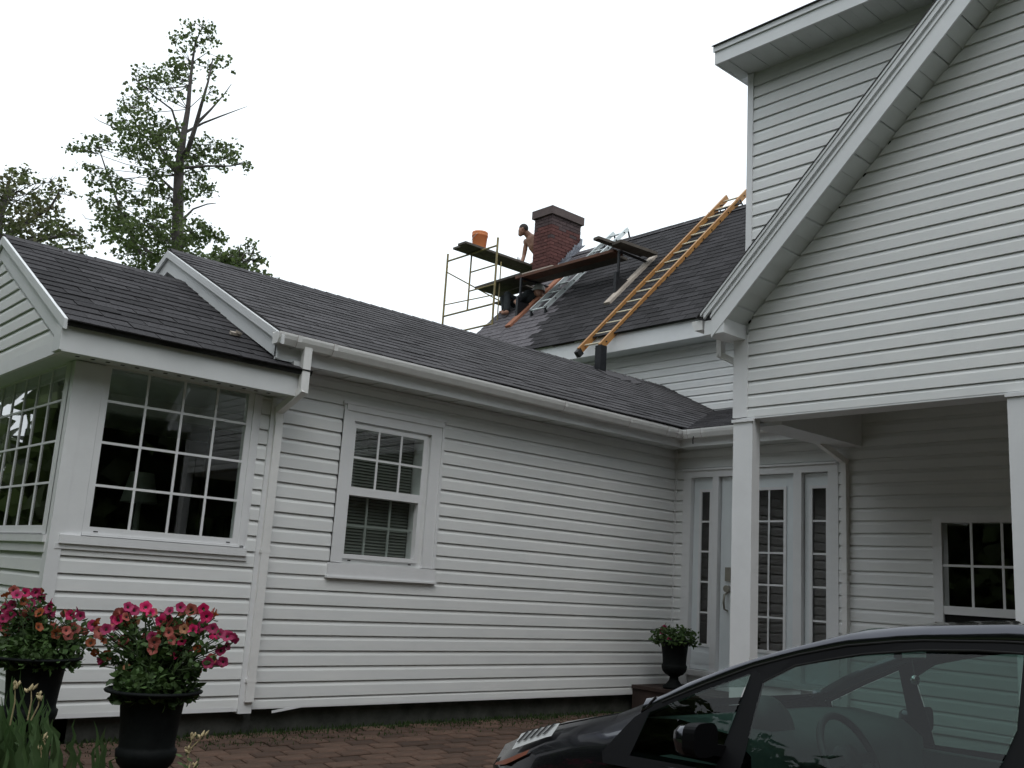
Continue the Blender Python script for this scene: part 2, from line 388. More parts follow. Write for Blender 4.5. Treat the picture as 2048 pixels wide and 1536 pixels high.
def window(w, parent, name, g, cols, rows, casing, zsill, label, xs=None, zs=None, depth=0.10, room=2.2, bar=0.018, frame=0.035, room_mat=None, pane_n=0.012, head=True, deep=True):
    """g = glass rect (t0,t1,z0,z1)"""
    t0, t1, z0, z1 = g
    xs = xs or [t0 + (t1 - t0) * i / cols for i in range(cols + 1)]; zs = zs or [z0 + (z1 - z0) * i / rows for i in range(rows + 1)]
    mb = MB()
    f = frame
    for a, b2, c, d in ((t0 - f, t0, z0 - f, z1 + f), (t1, t1 + f, z0 - f, z1 + f), (t0, t1, z0 - f, z0), (t0, t1, z1, z1 + f)):
        w.box(mb, a, b2, -depth, 0.022, c, d)
    o = mb.build(name, M['trim'], parent)
    if label: o['label'] = label
    mb = MB()
    for x in xs[1:-1]: w.box(mb, x - bar / 2, x + bar / 2, pane_n + .001, pane_n + .008, z0, z1)
    for z in zs[1:-1]: w.box(mb, t0, t1, pane_n + .0015, pane_n + .0075, z - bar / 2, z + bar / 2)
    if mb.v: mb.build('grille', M['trim'], o)
    cache = {}
    for i in range(len(xs) - 1):
        for k in range(len(zs) - 1):
            sz = (round(xs[i + 1] - xs[i], 4), round(zs[k + 1] - zs[k], 4))
            if sz not in cache:
                m2 = MB(); a, c = sz[0] / 2 - .0005, sz[1] / 2 - .0005
                if w.ax == 0: m2.add([(-a, 0, -c), (a, 0, -c), (a, 0, c), (-a, 0, c)], [(0, 1, 2, 3)])
                else: m2.add([(0, -a, -c), (0, a, -c), (0, a, c), (0, -a, c)], [(3, 2, 1, 0)])
                cache[sz] = m2.mesh('pane', M['glass'])
            inst('pane', cache[sz], o, Matrix.Translation(w.p((xs[i] + xs[i + 1]) / 2, pane_n, (zs[k] + zs[k + 1]) / 2)))
    if deep:
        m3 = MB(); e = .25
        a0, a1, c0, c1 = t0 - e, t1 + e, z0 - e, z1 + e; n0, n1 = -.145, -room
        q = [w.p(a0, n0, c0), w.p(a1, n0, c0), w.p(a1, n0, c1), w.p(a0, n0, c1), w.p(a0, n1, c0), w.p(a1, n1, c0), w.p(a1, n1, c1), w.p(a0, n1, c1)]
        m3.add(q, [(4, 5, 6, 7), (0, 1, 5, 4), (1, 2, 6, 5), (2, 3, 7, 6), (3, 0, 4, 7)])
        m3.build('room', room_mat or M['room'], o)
    return o

# --- wing wall
wA = Wall(0, YW)
HA = (4.24, 5.275, -0.02, 1.37)
mb = MB(); wA.slab(mb, 3.70, XD + .1, -1.0, 1.70, [(4.35, 5.085, .15, 1.20)])
wall = hp(mb, 'wall', M['siding'], 'long side wall of the low wing')
wA.side(wall, 3.70, XD - .02, Z0, 1.55, [HA], zlo=-1.0)
mb = MB(); wA.box(mb, 3.7, XD - .03, 0, .022, -1.012, -.985)
hp(mb, 'starter_strip', M['trim'], parent=wall)
# casing
mb = MB()
for a, b2, c, d, n in ((4.235, 4.345, .09, 1.365, .03), (5.145, 5.28, .09, 1.365, .03), (4.345, 5.145, 1.235, 1.365, .03), (4.22, 5.295, 1.365, 1.385, .045), (4.22, 5.29, -.02, .085, .04), (4.21, 5.3, -.035, -.02, .05),
                       (4.255, 5.26, 1.315, 1.365, .04), (4.235, 4.262, .09, 1.315, .04), (5.253, 5.28, .09, 1.315, .04)):
    wA.box(mb, a, b2, .0, n, c, d)
cas = hp(mb, 'window_casing', M['trim'], 'wide casing of the double hung window')
o = window(wA, house, 'window', (4.37, 5.07, .70, 1.18), 3, 2, 0, 0, 'upper sash of the double hung window', frame=.035)
mb = MB(); wA.box(mb, 4.335, 5.105, -.07, .012, .635, .664); mb.build('meeting_rail', M['trim'], o)
o2 = window(wA, house, 'window', (4.36, 5.06, .16, .632), 1, 1, 0, 0, 'lower sash of the double hung window with grille and blind behind the glass', frame=.034, deep=False, pane_n=-.03)
mb = MB()
for x in (4.593, 4.826): wA.box(mb, x - .009, x + .009, -.062, -.05, .16, .632)
wA.box(mb, 4.36, 5.06, -.061, -.051, .385, .403)
mb.build('inner_grille', M['vinylgrey'], o2)
mb = MB()
for i in range(40):
    z = .17 + i * .0255
    if z > 1.17: break
    mb.add([wA.p(4.37, -.115, z), wA.p(5.07, -.115, z), wA.p(5.07, -.132, z + .021), wA.p(4.37, -.132, z + .021)], [(0, 1, 2, 3)])
mb.build('blind', M['blind'], o2)
mb = MB()
for x in (4.40, 5.00): wA.box(mb, x, x + .03, .0225, .0235, .075 + .03, .085 + .03)
mb.build('weep_hole', M['black'], o2)
# --- bay wall (front)
wB = Wall(0, YB)
XB = 2.12
HB = (2.14, 3.48, .08, 1.6)
mb = MB(); wB.slab(mb, XB, 3.60, -1.0, 1.35, [(2.20, 3.54, .16, 1.32)])
wall = hp(mb, 'wall', M['siding'], 'front wall of the sunroom bay')
wB.side(wall, XB + .05, 3.555, Z0 + .03, 1.29, [HB], zlo=-1.0)
mb = MB(); wB.box(mb, XB, 3.55, 0, .022, -1.015, -.985); hp(mb, 'starter_strip', M['trim'], parent=wall)
bx = [2.335, 2.60, 2.865, 3.118, 3.365]; bz = [.205, .481, .771, 1.055, 1.285]
o = window(wB, house, 'window', (2.335, 3.365, .205, 1.285), 4, 4, 0, 0, 'big sixteen pane front window of the sunroom bay', xs=bx, zs=bz, frame=.045, bar=.017, depth=.03, deep=False)
mb = MB()
wB.box(mb, 3.41, 3.455, .0, .03, .16, 1.29); wB.box(mb, 3.458, 3.48, .0, .018, .10, 1.29)
wB.box(mb, 2.29, 3.42, .0, .034, .145, .16); wB.box(mb, 2.15, 3.475, .0, .05, .085, .14); wB.box(mb, 2.13, 3.49, .0, .034, .05, .085)
wB.box(mb, 2.17, 2.288, .0, .026, .14, 1.29)
mb.build('window_casing', M['trim'], o)
mb = MB()
for x in (2.36, 3.31): wB.box(mb, x, x + .03, .0345, .0355, .170, .178)
mb.build('weep_hole', M['black'], o)
# --- bay wall (left side)
wC = Wall(1, XB)
mb = MB(); wC.slab(mb, YB, 10.2, -1.0, 1.35, [(6.87, 8.85, .16, 1.32)])
wall = hp(mb, 'wall', M['siding'], 'side wall of the sunroom bay')
wC.side(wall, YB + .05, 10.2, Z0 + .03, 1.29, [(6.83, 8.95, .05, 1.6)], zlo=-1.0)
cx = [6.975 + .298 * i for i in range(7)]; cz = [.195, .479, .76, 1.041, 1.285]
o = window(wC, house, 'window', (cx[0], cx[-1], cz[0], cz[-1]), 6, 4, 0, 0, 'many paned side window of the sunroom bay', xs=cx, zs=cz, frame=.05, bar=.015, depth=.03, deep=False)
mb = MB(); wC.box(mb, 6.83, 8.9, 0, .05, .085, .13); wC.box(mb, 6.83, 8.9, 0, .034, .02, .085); wC.box(mb, 6.84, 6.93, 0, .03, .135, 1.29); mb.build('window_casing', M['trim'], o)
mb = MB()
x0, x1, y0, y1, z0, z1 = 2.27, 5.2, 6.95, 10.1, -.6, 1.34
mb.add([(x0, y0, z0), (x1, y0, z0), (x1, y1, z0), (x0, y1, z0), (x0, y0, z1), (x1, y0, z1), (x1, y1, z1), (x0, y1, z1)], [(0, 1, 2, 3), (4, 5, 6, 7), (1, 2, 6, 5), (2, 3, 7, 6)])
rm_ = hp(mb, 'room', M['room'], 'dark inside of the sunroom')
mb = MB(); mb.box(2.27, 5.2, 6.95, 10.1, 1.30, 1.33); mb.build('ceiling', M['soffit'], rm_)
mb = MB(); mb.box(2.27, 5.2, 7.9, 8.05, 1.16, 1.30); mb.build('ceiling_beam', M['trim'], rm_)
mb = MB()
for i in range(9): mb.box(4.2 + i * .1, 4.28 + i * .1, 9.9 - (i % 2) * .03, 9.95, -.5, 1.1)
mb.build('curtain', M['blind'], rm_)
mb = MB(); mb.lathe([(.10, .36), (.155, .10)], (3.35, 8.6, .40), 16); mb.lathe([(.09, -.45), (.03, -.42), (.02, .35)], (3.35, 8.6, .40), 10); mb.build('lamp', M['soffit'], rm_)
# corner posts
mb = MB(); mb.box(XB - .03, XB + .055, YB - .03, YB + .055, -1.0, 1.29); hp(mb, 'corner_post', M['trim'])
mb = MB(); mb.box(3.555, 3.66, YB - .035, YW, -1.03, 1.29); hp(mb, 'corner_post', M['trim'])
mb = MB(); mb.box(XD - .03, XD, YW - .03, YW, -.95, 1.55); hp(mb, 'corner_post', M['trim'])
# --- door wall
wD = Wall(1, XD)
HD = (4.955, 6.73, -.9, 1.36); HW = (2.2, 3.985, -.12, .83)
mb = MB(); wD.slab(mb, -2.6, 4.90, -1.1, 2.3, [(2.25, 3.93, -.02, .79)]); wD.slab(mb, 4.90, YW + .1, -1.1, 1.62, [(4.96, 6.72, -.75, 1.30)])
wall = hp(mb, 'wall', M['siding'], 'entrance wall sheltered under the porch gable')
wD.side(wall, -2.6, 4.885, Z0, 2.2, [HW], zlo=-1.0); wD.side(wall, 4.887, YW - .03, Z0, 1.556, [HD], zlo=-1.0)
def door_lite(o, y0, y1, z0, z1, cols, rows):
    mb = MB(); w = wD
    for a, b2, c, d in ((y0 - .03, y0, z0 - .03, z1 + .03), (y1, y1 + .03, z0 - .03, z1 + .03), (y0, y1, z0 - .03, z0), (y0, y1, z1, z1 + .03)): w.box(mb, a, b2, -.03, -.012, c, d)
    for i in range(1, cols): x = y0 + (y1 - y0) * i / cols; w.box(mb, x - .009, x + .009, -.029, -.02, z0, z1)
    for i in range(1, rows): z = z0 + (z1 - z0) * i / rows; w.box(mb, y0, y1, -.0285, -.0205, z - .009, z + .009)
    mb.build('grille', M['trim'], o)
    a = (y1 - y0) / cols / 2 - .0005; c = (z1 - z0) / rows / 2 - .0005
    m2 = MB(); m2.add([(0, -a, -c), (0, a, -c), (0, a, c), (0, -a, c)], [(3, 2, 1, 0)]); me = m2.mesh('pane', M['glass'])
    for i in range(cols):
        for k in range(rows): inst('pane', me, o, Matrix.Translation(w.p(y0 + (y1 - y0) * (i + .5) / cols, -.034, z0 + (z1 - z0) * (k + .5) / rows)))
    m3 = MB(); q = [w.p(y, n, z) for n in (-.15, -1.6) for y, z in ((y0 - .15, z0 - .15), (y1 + .15, z0 - .15), (y1 + .15, z1 + .15), (y0 - .15, z1 + .15))]
    m3.add(q, [(4, 5, 6, 7), (0, 1, 5, 4), (1, 2, 6, 5), (2, 3, 7, 6), (3, 0, 4, 7)]); m3.build('room', M['room'], o)
def leaf_door(name, y0, y1, gy0, gy1, cols, label):
    mb = MB(); z0, z1, g0, g1 = -.74, 1.245, -.475, 1.095
    for a, b2, c, d in ((y0, gy0 - .03, z0, z1), (gy1 + .03, y1, z0, z1), (gy0 - .03, gy1 + .03, z0, g0 - .03), (gy0 - .03, gy1 + .03, g1 + .03, z1)): wD.box(mb, a, b2, -.07, -.025, c, d)
    wD.box(mb, gy0 - .05, gy1 + .05, -.03, -.018, z0 + .06, g0 - .09)
    o = hp(mb, name, M['paint_door'], label)
    door_lite(o, gy0, gy1, g0, g1, cols, 5)
    return o
s1 = leaf_door('sidelight', 6.345, 6.615, 6.40, 6.505, 1, 'sidelight next to the wing')
dr = leaf_door('door', 5.375, 6.255, 5.50, 6.02, 3, 'pale front door with fifteen panes')
s2 = leaf_door('sidelight', 5.0, 5.27, 5.035, 5.182, 1, 'sidelight beside the downspout')
mb = MB()
for a, b2 in ((6.62, 6.725), (6.262, 6.338), (5.277, 5.368), (4.885, 4.993)): wD.box(mb, a, b2, -.10, .028, -.9, 1.25)
wD.box(mb, 4.885, 6.725, -.10, .03, 1.25, 1.32); wD.box(mb, 4.885, 6.74, -.02, .05, 1.322, 1.342); wD.box(mb, 4.993, 6.62, -.10, .05, -.80, -.745)
hp(mb, 'door_frame', M['trim'])
mb = MB(); w = wD
for z, hh in ((.24, .07),): w.box(mb, 6.115, 6.18, -.024, .0, z - hh, z + hh)
c = Vector(w.p(6.147, -.005, .093)); mb.tube([c + Vector((.02, 0, 0)), c - Vector((.03, 0, 0))], .035, 16)
mb.tube([w.p(6.147, -.01, .06), w.p(6.147, .05, .03), w.p(6.147, .06, -.05), w.p(6.147, .045, -.11), w.p(6.147, -.01, -.13)], .011, 8)
mb.build('handle', M['brass'], dr)
# side window under the porch
o = window(wD, house, 'window', (2.35, 3.91, .05, .755), 6, 2, 0, 0, 'dark window under the porch gable', xs=[2.39, 2.643, 2.896, 3.149, 3.402, 3.655, 3.91], zs=[.05, .39, .755], frame=.05, bar=.02)
mb = MB(); wD.box(mb, 3.905, 3.985, 0, .03, -.09, .82); wD.box(mb, 2.3, 3.905, 0, .03, .76, .82); wD.box(mb, 2.3, 3.9, .0, .03, -.02, .048)
mb.build('window_casing', M['trim'], o)
mb = MB(); wD.box(mb, 2.3, 3.9, -.05, .01, -.115, -.02); mb.build('sash_gap', M['dark'], o)
# --- foundation and step
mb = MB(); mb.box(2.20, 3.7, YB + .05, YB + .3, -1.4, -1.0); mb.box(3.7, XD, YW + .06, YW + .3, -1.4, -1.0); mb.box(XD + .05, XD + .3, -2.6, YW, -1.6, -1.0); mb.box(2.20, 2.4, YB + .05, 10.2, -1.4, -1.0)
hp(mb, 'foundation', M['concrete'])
mb = MB(); mb.box(7.93, XD, 4.9, YW - .02, -1.35, -.95)
stp = hp(mb, 'step', M['step'], 'brown wooden step in front of the door')
for i in range(4):
    mb = MB(); x = 7.91 + i * .16; mb.box(x, x + .152, 4.88, YW - .025, -.949, -.915); mb.build('board', M['step'], stp)
mb = MB(); mb.bar((3.86, YW - .03, -1.035), (4.17, YW - .015, -.997), .004, .018); hp(mb, 'loose_trim_strip', M['trim'], 'strip of trim hanging loose under the siding')

# --- gable wall
wG = Wall(1, XG)
YR = 1.2
def gl(z): return 4.88 - (z - 2.32) * 1.0215
def gr(z): return 2 * YR - gl(z)
mb = MB()
poly = [(4.97, 1.515), (4.97, 2.25), (YR, 2.32 + (4.88 - YR) / 1.0215), (2 * YR - 4.97, 2.25), (2 * YR - 4.97, 1.515)]
mb.prism([(XG + .1, y, z) for y, z in poly], [(XG, y, z) for y, z in poly])
wall = hp(mb, 'wall', M['siding'], 'big gable wall over the porch')
def clipg(z, a, b):
    return max(a, gr(z) if z > 2.25 else -9), min(b, gl(z) if z > 2.25 else 9)
wG.side(wall, 2 * YR - 4.83, 4.835, 1.603, 5.85, zlo=1.515, clip=clipg)
mb = MB(); mb.box(XG - .028, XG + .02, 4.835, 4.98, 1.52, 2.24); hp(mb, 'corner_post', M['trim']); mb = MB(); mb.box(XG - .028, XG + .02, 2 * YR - 4.98, 2 * YR - 4.835, 1.52, 2.24); hp(mb, 'corner_post', M['trim'])
mb = MB()   # bottom edge trim, beams and porch ceiling
mb.box(XG - .02, XG + .2, 2 * YR - 4.9, 4.9, 1.50, 1.514)
mb.box(XG + .2, XD - .02, 4.64, 4.95, 1.47, 2.0); mb.box(XG + .2, XD - .02, 2 * YR - 4.95, 2 * YR - 4.64, 1.47, 2.0); mb.box(XG + .02, XG + .2, 2 * YR - 4.9, 4.9, 1.515, 2.0)
hp(mb, 'beam', M['fascia'], 'boxed beams under the porch gable')
mb = MB()
for i in range(46):
    y = 4.64 - i * .15
    if y - .15 < 2 * YR - 4.64: break
    mb.box(XG + .2, XD - .02, y - .146, y, 2.0 + (i % 2) * .004, 2.05)
hp(mb, 'ceiling', M['soffit'], 'porch ceiling')
def post(y0, y1):
    mb = MB(); mb.box(XG - .035, XG + .075, y0, y1, -1.5, 1.50)
    p = hp(mb, 'post', M['trim'])
    mb = MB(); mb.prism([(XG - .05, y1 + .01, 1.475), (XG - .05, y1 + .01, 1.50), (XG - .05, y0 - .02, 1.50), (XG - .05, y0 - .02, 1.475)], [(XG - .035, y1 + .01, 1.475), (XG - .035, y1 + .01, 1.50), (XG - .035, y0 - .02, 1.50), (XG - .035, y0 - .02, 1.475)])
    mb.build('collar', M['trim'], p)
    mb = MB()
    for z in (.95, -.15): mb.box(XG - .0, XG + .07, y1, y1 + .012, z, z + .03)
    mb.build('bracket', M['trim'], p)
post(4.772, 4.965); post(2.50, 2.705); post(2 * YR - 4.965, 2 * YR - 4.772)
# rake: overhang X 6.66..7.0
XR = 6.66
def rake(sgn):
    def yy(y): return y if sgn > 0 else 2 * YR - y
    top = Vector((0, YR, 0))
    k = 1 / 1.0215
    def zl(y, off): return 2.32 + (4.88 - y) * k + off
    def pr(x0, x1, o0, o1, y0, y1, mbx):
        A = [(x0, yy(y0), zl(y0, o0)), (x0, yy(y0), zl(y0, o1)), (x0, yy(y1), zl(y1, o1)), (x0, yy(y1), zl(y1, o0))]
        B = [(x1, p[1], p[2]) for p in A]
        mbx.prism(A, B)
    mb = MB(); pr(XR - .02, XR, -.05, .185, 4.985, YR, mb); r = hp(mb, 'rake_board', M['fascia'])
    mb = MB(); pr(XR - .032, XR - .02, .125, .15, 4.99, YR, mb); pr(XR - .045, XR - .02, .185, .235, 5.05, YR, mb); pr(XR - .055, XR - .02, .238, .262, 5.08, YR, mb); mb.build('drip_edge', M['fascia'], r)
    mb = MB(); pr(XR - .060, XG + .06, .264, .276, 5.12, YR, mb); mb.build('shingle_edge', M['shingle_many'], r)
    # soffit panels
    y = 4.88; L = .30
    while y > YR:
        y2 = max(YR, y - .216)
        for (q0, q1, dz) in ((y, y - (y - y2) * .5 + .004, 0), (y - (y - y2) * .5 - .004, y2 + .006, .008)):
            mb = MB(); pr(XR, XG, .0 + dz, .02 + dz, q0, q1, mb); mb.build('soffit_panel', M['soffit'], r)
        y = y2
    # dark vent gaps at the wall edge
    mb = MB(); y = 4.84
    while y > YR + .1:
        pr(XG - .018, XG - .003, -.014, -.001, y, y - .02, mb); y -= .216
    mb.build('vent_gap', M['dark'], r)
    # boxed return
    mb = MB(); a, b2 = yy(4.86), yy(5.06); mb.box(XR - .015, XG - .02, a, b2, 2.20, 2.325); mb.build('cornice_return', M['fascia'], r)
rake(1); rake(-1)
# left side wall of gable and its eave
mb = MB(); mb.box(XG + .1, XM, 4.80, 4.95, 1.5, 2.28); mb.box(XG, XM, 4.95, 5.08, 2.22, 2.30); hp(mb, 'wall', M['siding'], 'left flank wall of the porch gable')
def gutter(name, path_a, path_b, out, label=None, joints=(), parent=None):
    """K gutter from a to b, out = outward unit vector, z of its top at path z"""
    a, b2, o = Vector(path_a), Vector(path_b), Vector(out)
    prof = [(0, 0), (.008, 0), (.008, -.07), (.075, -.07), (.098, -.035), (.104, -.006), (.112, .004), (.112, -.012), (.104, -.04), (.08, -.082), (0, -.082)]
    A = [a + o * n + Vector((0, 0, z)) for n, z in prof]; B = [b2 + o * n + Vector((0, 0, z)) for n, z in prof]
    mb = MB(); d = (b2 - a)
    if d.cross(o).z > 0: A, B = B, A
    n = len(prof)
    mb.add(A + B, [(i, (i + 1) % n, n + (i + 1) % n, n + i) for i in range(n)])
    for E_ in (A, B): mb.add([E_[0], E_[10], E_[9], E_[8], E_[7], E_[6]], [(0, 1, 2, 3, 4, 5)])
    g = hp(mb, name, M['gutter'], label, parent)
    for t in joints:
        c = a + d * t; u = d.normalized(); mb = MB()
        P = [c - u * .018 + o * (nn + (.004 if nn > 0 else 0)) + Vector((0, 0, z - .004)) for nn, z in ((.114, .008), (.108, -.042), (.084, -.084), (0, -.084))]
        Q = [p + u * .036 for p in P]
        mb.add(P + Q, [(0, 1, 5, 4), (1, 2, 6, 5), (2, 3, 7, 6)])
        j = mb.build('gutter_joint', M['gutter'], g)
        mb = MB(); P = [c - u * .019 + o * (nn + (.004 if nn > 0 else 0)) + Vector((0, 0, z - .004)) for nn, z in ((.1155, .01), (.1095, -.043), (.085, -.0855), (0, -.0855))]
        Q = [p - u * .004 for p in P]; mb.add(P + Q, [(0, 1, 5, 4), (1, 2, 6, 5), (2, 3, 7, 6)]); mb.build('joint_seam', M['joint'], g)
    return g
gutter('gutter', (XR - .02, 5.08, 2.335), (XM - .4, 5.08, 2.335), (0, 1, 0), 'end of the porch gable gutter')
def pipe(name, pts, label, w=.065, h=.05, parent=None, bands=()):
    mb = MB()
    pts = [Vector(p) for p in pts]
    for p, q in zip(pts[:-1], pts[1:]):
        d = (q - p).normalized()
        mb.bar(p - d * .018, q + d * .018, w, h, up=(0, 1, .01) if abs(d.z) > .9 else (0, 0, 1))
    o = hp(mb, name, M['gutter'], label, parent)
    for p, horizontal in bands:
        mb = MB(); p = Vector(p); mb.box(p.x - w / 2 - .008, p.x + w / 2 + .008, p.y - h / 2 - .006, p.y + h / 2 + .02, p.z - .012, p.z + .012); mb.build('strap', M['gutter'], o)
    return o
pipe('downspout', [(6.98, 5.13, 2.25), (6.98, 5.13, 2.10), (7.05, 4.99, 2.02)], 'short downspout elbow under the porch gable eave')
# --- dormer (upper storey) wall
wU = Wall(1, 7.05)
mb = MB(); mb.box(7.05, 7.15, -2.2, 4.90, 1.9, 4.95); mb.box(7.15, XM + 2.3, 4.78, 4.90, 2.2, 4.95)
wall = hp(mb, 'wall', M['siding'], 'upper storey wall behind the porch gable')
def clipu(z, a, b): return max(a, gl(z) - .75), b
wU.side(wall, -2.0, 4.855, 2.905, 4.74, clip=clipu)
mb = MB(); mb.box(7.05 - .03, 7.06, 4.855, 4.985 - .07, 2.4, 4.75); hp(mb, 'corner_post', M['trim'])
mb = MB(); mb.box(6.675, 6.695, -2.4, 5.035, 4.752, 4.905); mb.box(6.695, 7.6, 5.015, 5.035, 4.752, 4.905); f = hp(mb, 'fascia', M['fascia'], 'fascia of the upper storey eave')
mb = MB(); mb.box(6.66, 6.675, -2.4, 5.045, 4.875, 4.925); mb.build('drip_edge', M['fascia'], f)
y = 5.012
while y > -2.3:
    mb = MB(); mb.box(6.697, 7.05, y - .108, y, 4.755, 4.765); mb.box(6.697, 7.05, y - .216 + .004, y - .11, 4.759, 4.769); mb.build('soffit_panel', M['soffit'], f); y -= .216
mb = MB(); mb.prism([(6.64, 5.055, 4.928), (6.65, 5.05, 4.940), (9.6, 5.05, 5.885), (9.6, 5.055, 5.87)], [(6.64, -2.4, 4.928), (6.65, -2.4, 4.940), (9.6, -2.4, 5.885), (9.6, -2.4, 5.87)])
hp(mb, 'roof', M['shingle'], 'low pitched roof of the upper storey')

# --- main house wall behind the wing
wM = Wall(1, XM)
mb = MB(); wM.slab(mb, 4.95, 13.62, -1.0, 3.7); wall = hp(mb, 'wall', M['siding'], 'main house wall above the wing roof')
wM.side(wall, 4.95, 13.60, 2.28, 3.47)
mb = MB(); mb.prism([(XM, 13.5, 3.6), (XM, 13.62, 3.6), (13.18, 13.62, 6.35), (13.18, 13.5, 6.35)][::1], [(XM, 13.5, 3.4), (XM, 13.62, 3.4), (15.5, 13.62, 3.4), (15.5, 13.5, 3.4)])
hp(mb, 'gable_end', M['siding'])
mb = MB(); mb.box(10.49, 10.51, 4.95, 13.75, 3.468, 3.722); f = hp(mb, 'fascia', M['fascia'], 'tall white fascia of the main roof')
mb = MB(); mb.box(10.51, XM, 4.95, 13.7, 3.475, 3.485); mb.build('soffit', M['soffit'], f)
# ---------- roofs with shingles
def roof(label, eave, uvec, vvec, ulen, vlen, inside=None, n_single=300, expo=.1425, tab=.3048, thick=.014, mats=None, lift=0.0, seed=1, skip=None, sm='shingle'):
    rnd = random.Random(seed)
    e, u, v = Vector(eave), Vector(uvec).normalized(), Vector(vvec).normalized(); n = u.cross(v)
    if n.z < 0: n = -n
    mb = MB()
    P = [e, e + u * ulen, e + u * ulen + v * vlen, e + v * vlen]
    if u.cross(v).z > 0: mb.prism([p - n * thick for p in P], P)
    else: mb.prism(P, [p - n * thick for p in P])
    r = hp(mb, 'roof', M['deck'], label)
    tb = MB(); g = .004; h = expo + .055
    tb.add([(g, 0, .0), (tab - g, 0, .0), (tab - g, h, -.004), (g, h, -.004), (g, 0, .009), (tab - g, 0, .009), (tab - g, h, .0), (g, h, .0)], [(4, 5, 6, 7), (0, 1, 5, 4), (1, 2, 6, 5), (3, 0, 4, 7)])
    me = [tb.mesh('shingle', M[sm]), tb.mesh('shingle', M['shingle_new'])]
    base = Matrix((( u.x, v.x, n.x, 0), (u.y, v.y, n.y, 0), (u.z, v.z, n.z, 0), (0, 0, 0, 1)))
    L = []
    k = 0; vv = -.012
    while vv < vlen - .02:
        off = -((k % 2) * tab / 2 + rnd.uniform(0, .02)); uu = off
        while uu < ulen - .02:
            if uu > -tab * .6 and (inside is None or inside(uu + tab / 2, vv)):
                c = e + u * (uu + tab / 2) + v * vv
                new = 1 if (skip and skip(uu + tab / 2, vv, rnd)) else 0
                L.append((c.length, uu, vv, new))
            uu += tab
        vv += expo; k += 1
    L.sort(key=lambda q: q[0])
    many = [MB(), MB()]
    for i, (d, uu, vv, new) in enumerate(L):
        p = e + u * (uu + rnd.uniform(-.003, .003)) + v * (vv + rnd.gauss(0, .003)) + n * (.002 + lift + abs(rnd.gauss(0, .0015)))
        cut = 1.0
        mt = Matrix.Translation(p) @ base @ Euler((rnd.gauss(0, .004) - .002, rnd.gauss(0, .003), rnd.gauss(0, .006))).to_matrix().to_4x4()
        ends = 1.0
        if uu < 0: mt = mt @ Matrix.Translation((-uu, 0, 0)) @ Matrix.Diagonal(((tab + uu) / tab, 1, 1, 1))
        elif uu + tab > ulen: mt = mt @ Matrix.Diagonal(((ulen - uu) / tab, 1, 1, 1))
        if i < n_single: inst('shingle', me[new], r, mt)
        else: many[new].add([mt @ Vector(q) for q in tb.v], tb.f)
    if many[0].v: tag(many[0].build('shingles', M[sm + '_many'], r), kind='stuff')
    if many[1].v: tag(many[1].build('pale_shingles', M['shingle_new'], r), kind='stuff')
    return r
def caps(r, p, q, w=.10, label=None):
    p, q = Vector(p), Vector(q); d = (q - p); L = d.length; d.normalize(); s = d.cross(Vector((0, 0, 1))).normalized(); mb = MB(); t = 0
    while t < L:
        a = p + d * t; b2 = p + d * min(L, t + .19); dz = Vector((0, 0, .012)); dn = Vector((0, 0, -w * .6))
        mb.add([a - s * w + dn, a + dz, a + s * w + dn, b2 - s * w + dn, b2 + dz * .4, b2 + s * w + dn, a - s * w + dn - dz, a + s * w + dn - dz], [(0, 1, 4, 3), (1, 2, 5, 4), (0, 6, 1), (1, 7, 2)])
        t += .143
    mb.build('ridge_cap', M['shingle_many'], r)
# wing
YE, ZE = 6.515, 1.7455
RIDGE_Y, RIDGE_Z = 8.906, 2.906
vW = Vector((0, RIDGE_Y - YE, RIDGE_Z - ZE)); LW = vW.length
def in_wing(u, v):
    X = 3.44 + u; t = v / LW; y = YE + t * (RIDGE_Y - YE)
    return not (X > 8.25 and y < 6.5 + (X - 8.19) / (10.83 - 8.19) * 1.53 - .25)
r = roof('wing roof', (3.44, YE, ZE), (1, 0, 0), vW, 10.83 - 3.44, LW, in_wing, 300, seed=2)
caps(r, (3.44, RIDGE_Y, RIDGE_Z + .012), (10.8, RIDGE_Y, RIDGE_Z + .012))
mb = MB(); mb.prism([(3.44, RIDGE_Y, RIDGE_Z), (3.44, RIDGE_Y, RIDGE_Z - .03), (3.44, 11.4, 1.67), (3.44, 11.4, 1.70)], [(10.83, RIDGE_Y, RIDGE_Z), (10.83, RIDGE_Y, RIDGE_Z - .03), (10.83, 11.4, 1.67), (10.83, 11.4, 1.70)])
mb.build('back_slope', M['shingle'], r)
# porch roof
vP = Vector((XM - 8.225, 0, 2.49 - 1.725)); LP = vP.length
def in_porch(u, v):
    y = 4.97 + u; X = 8.225 + v / LP * (XM - 8.225)
    return y < 6.5 + (X - 8.19) / (10.83 - 8.19) * 1.53 + .3
r = roof('small roof over the front door', (8.225, 8.05, 1.725), (0, -1, 0), vP, 8.05 - 4.97, LP, lambda u, v: in_porch(8.05 - 4.97 - u, v), 160, seed=3)
# bay
vBv = Vector((0, 8.45 - 6.50, 2.49 - 1.485)); LB = vBv.length
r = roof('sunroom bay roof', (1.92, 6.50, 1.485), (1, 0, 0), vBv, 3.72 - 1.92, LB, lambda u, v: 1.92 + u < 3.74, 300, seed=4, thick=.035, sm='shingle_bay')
for o in r.children: pass
caps(r, (1.92, 8.45, 2.50), (3.5, 8.45, 2.50))
mb = MB(); mb.prism([(1.92, 8.45, 2.49), (1.92, 8.45, 2.46), (1.92, 10.4, 1.455), (1.92, 10.4, 1.485)], [(3.72, 8.45, 2.49), (3.72, 8.45, 2.46), (3.72, 10.4, 1.455), (3.72, 10.4, 1.485)]); mb.build('back_slope', M['shingle'], r)
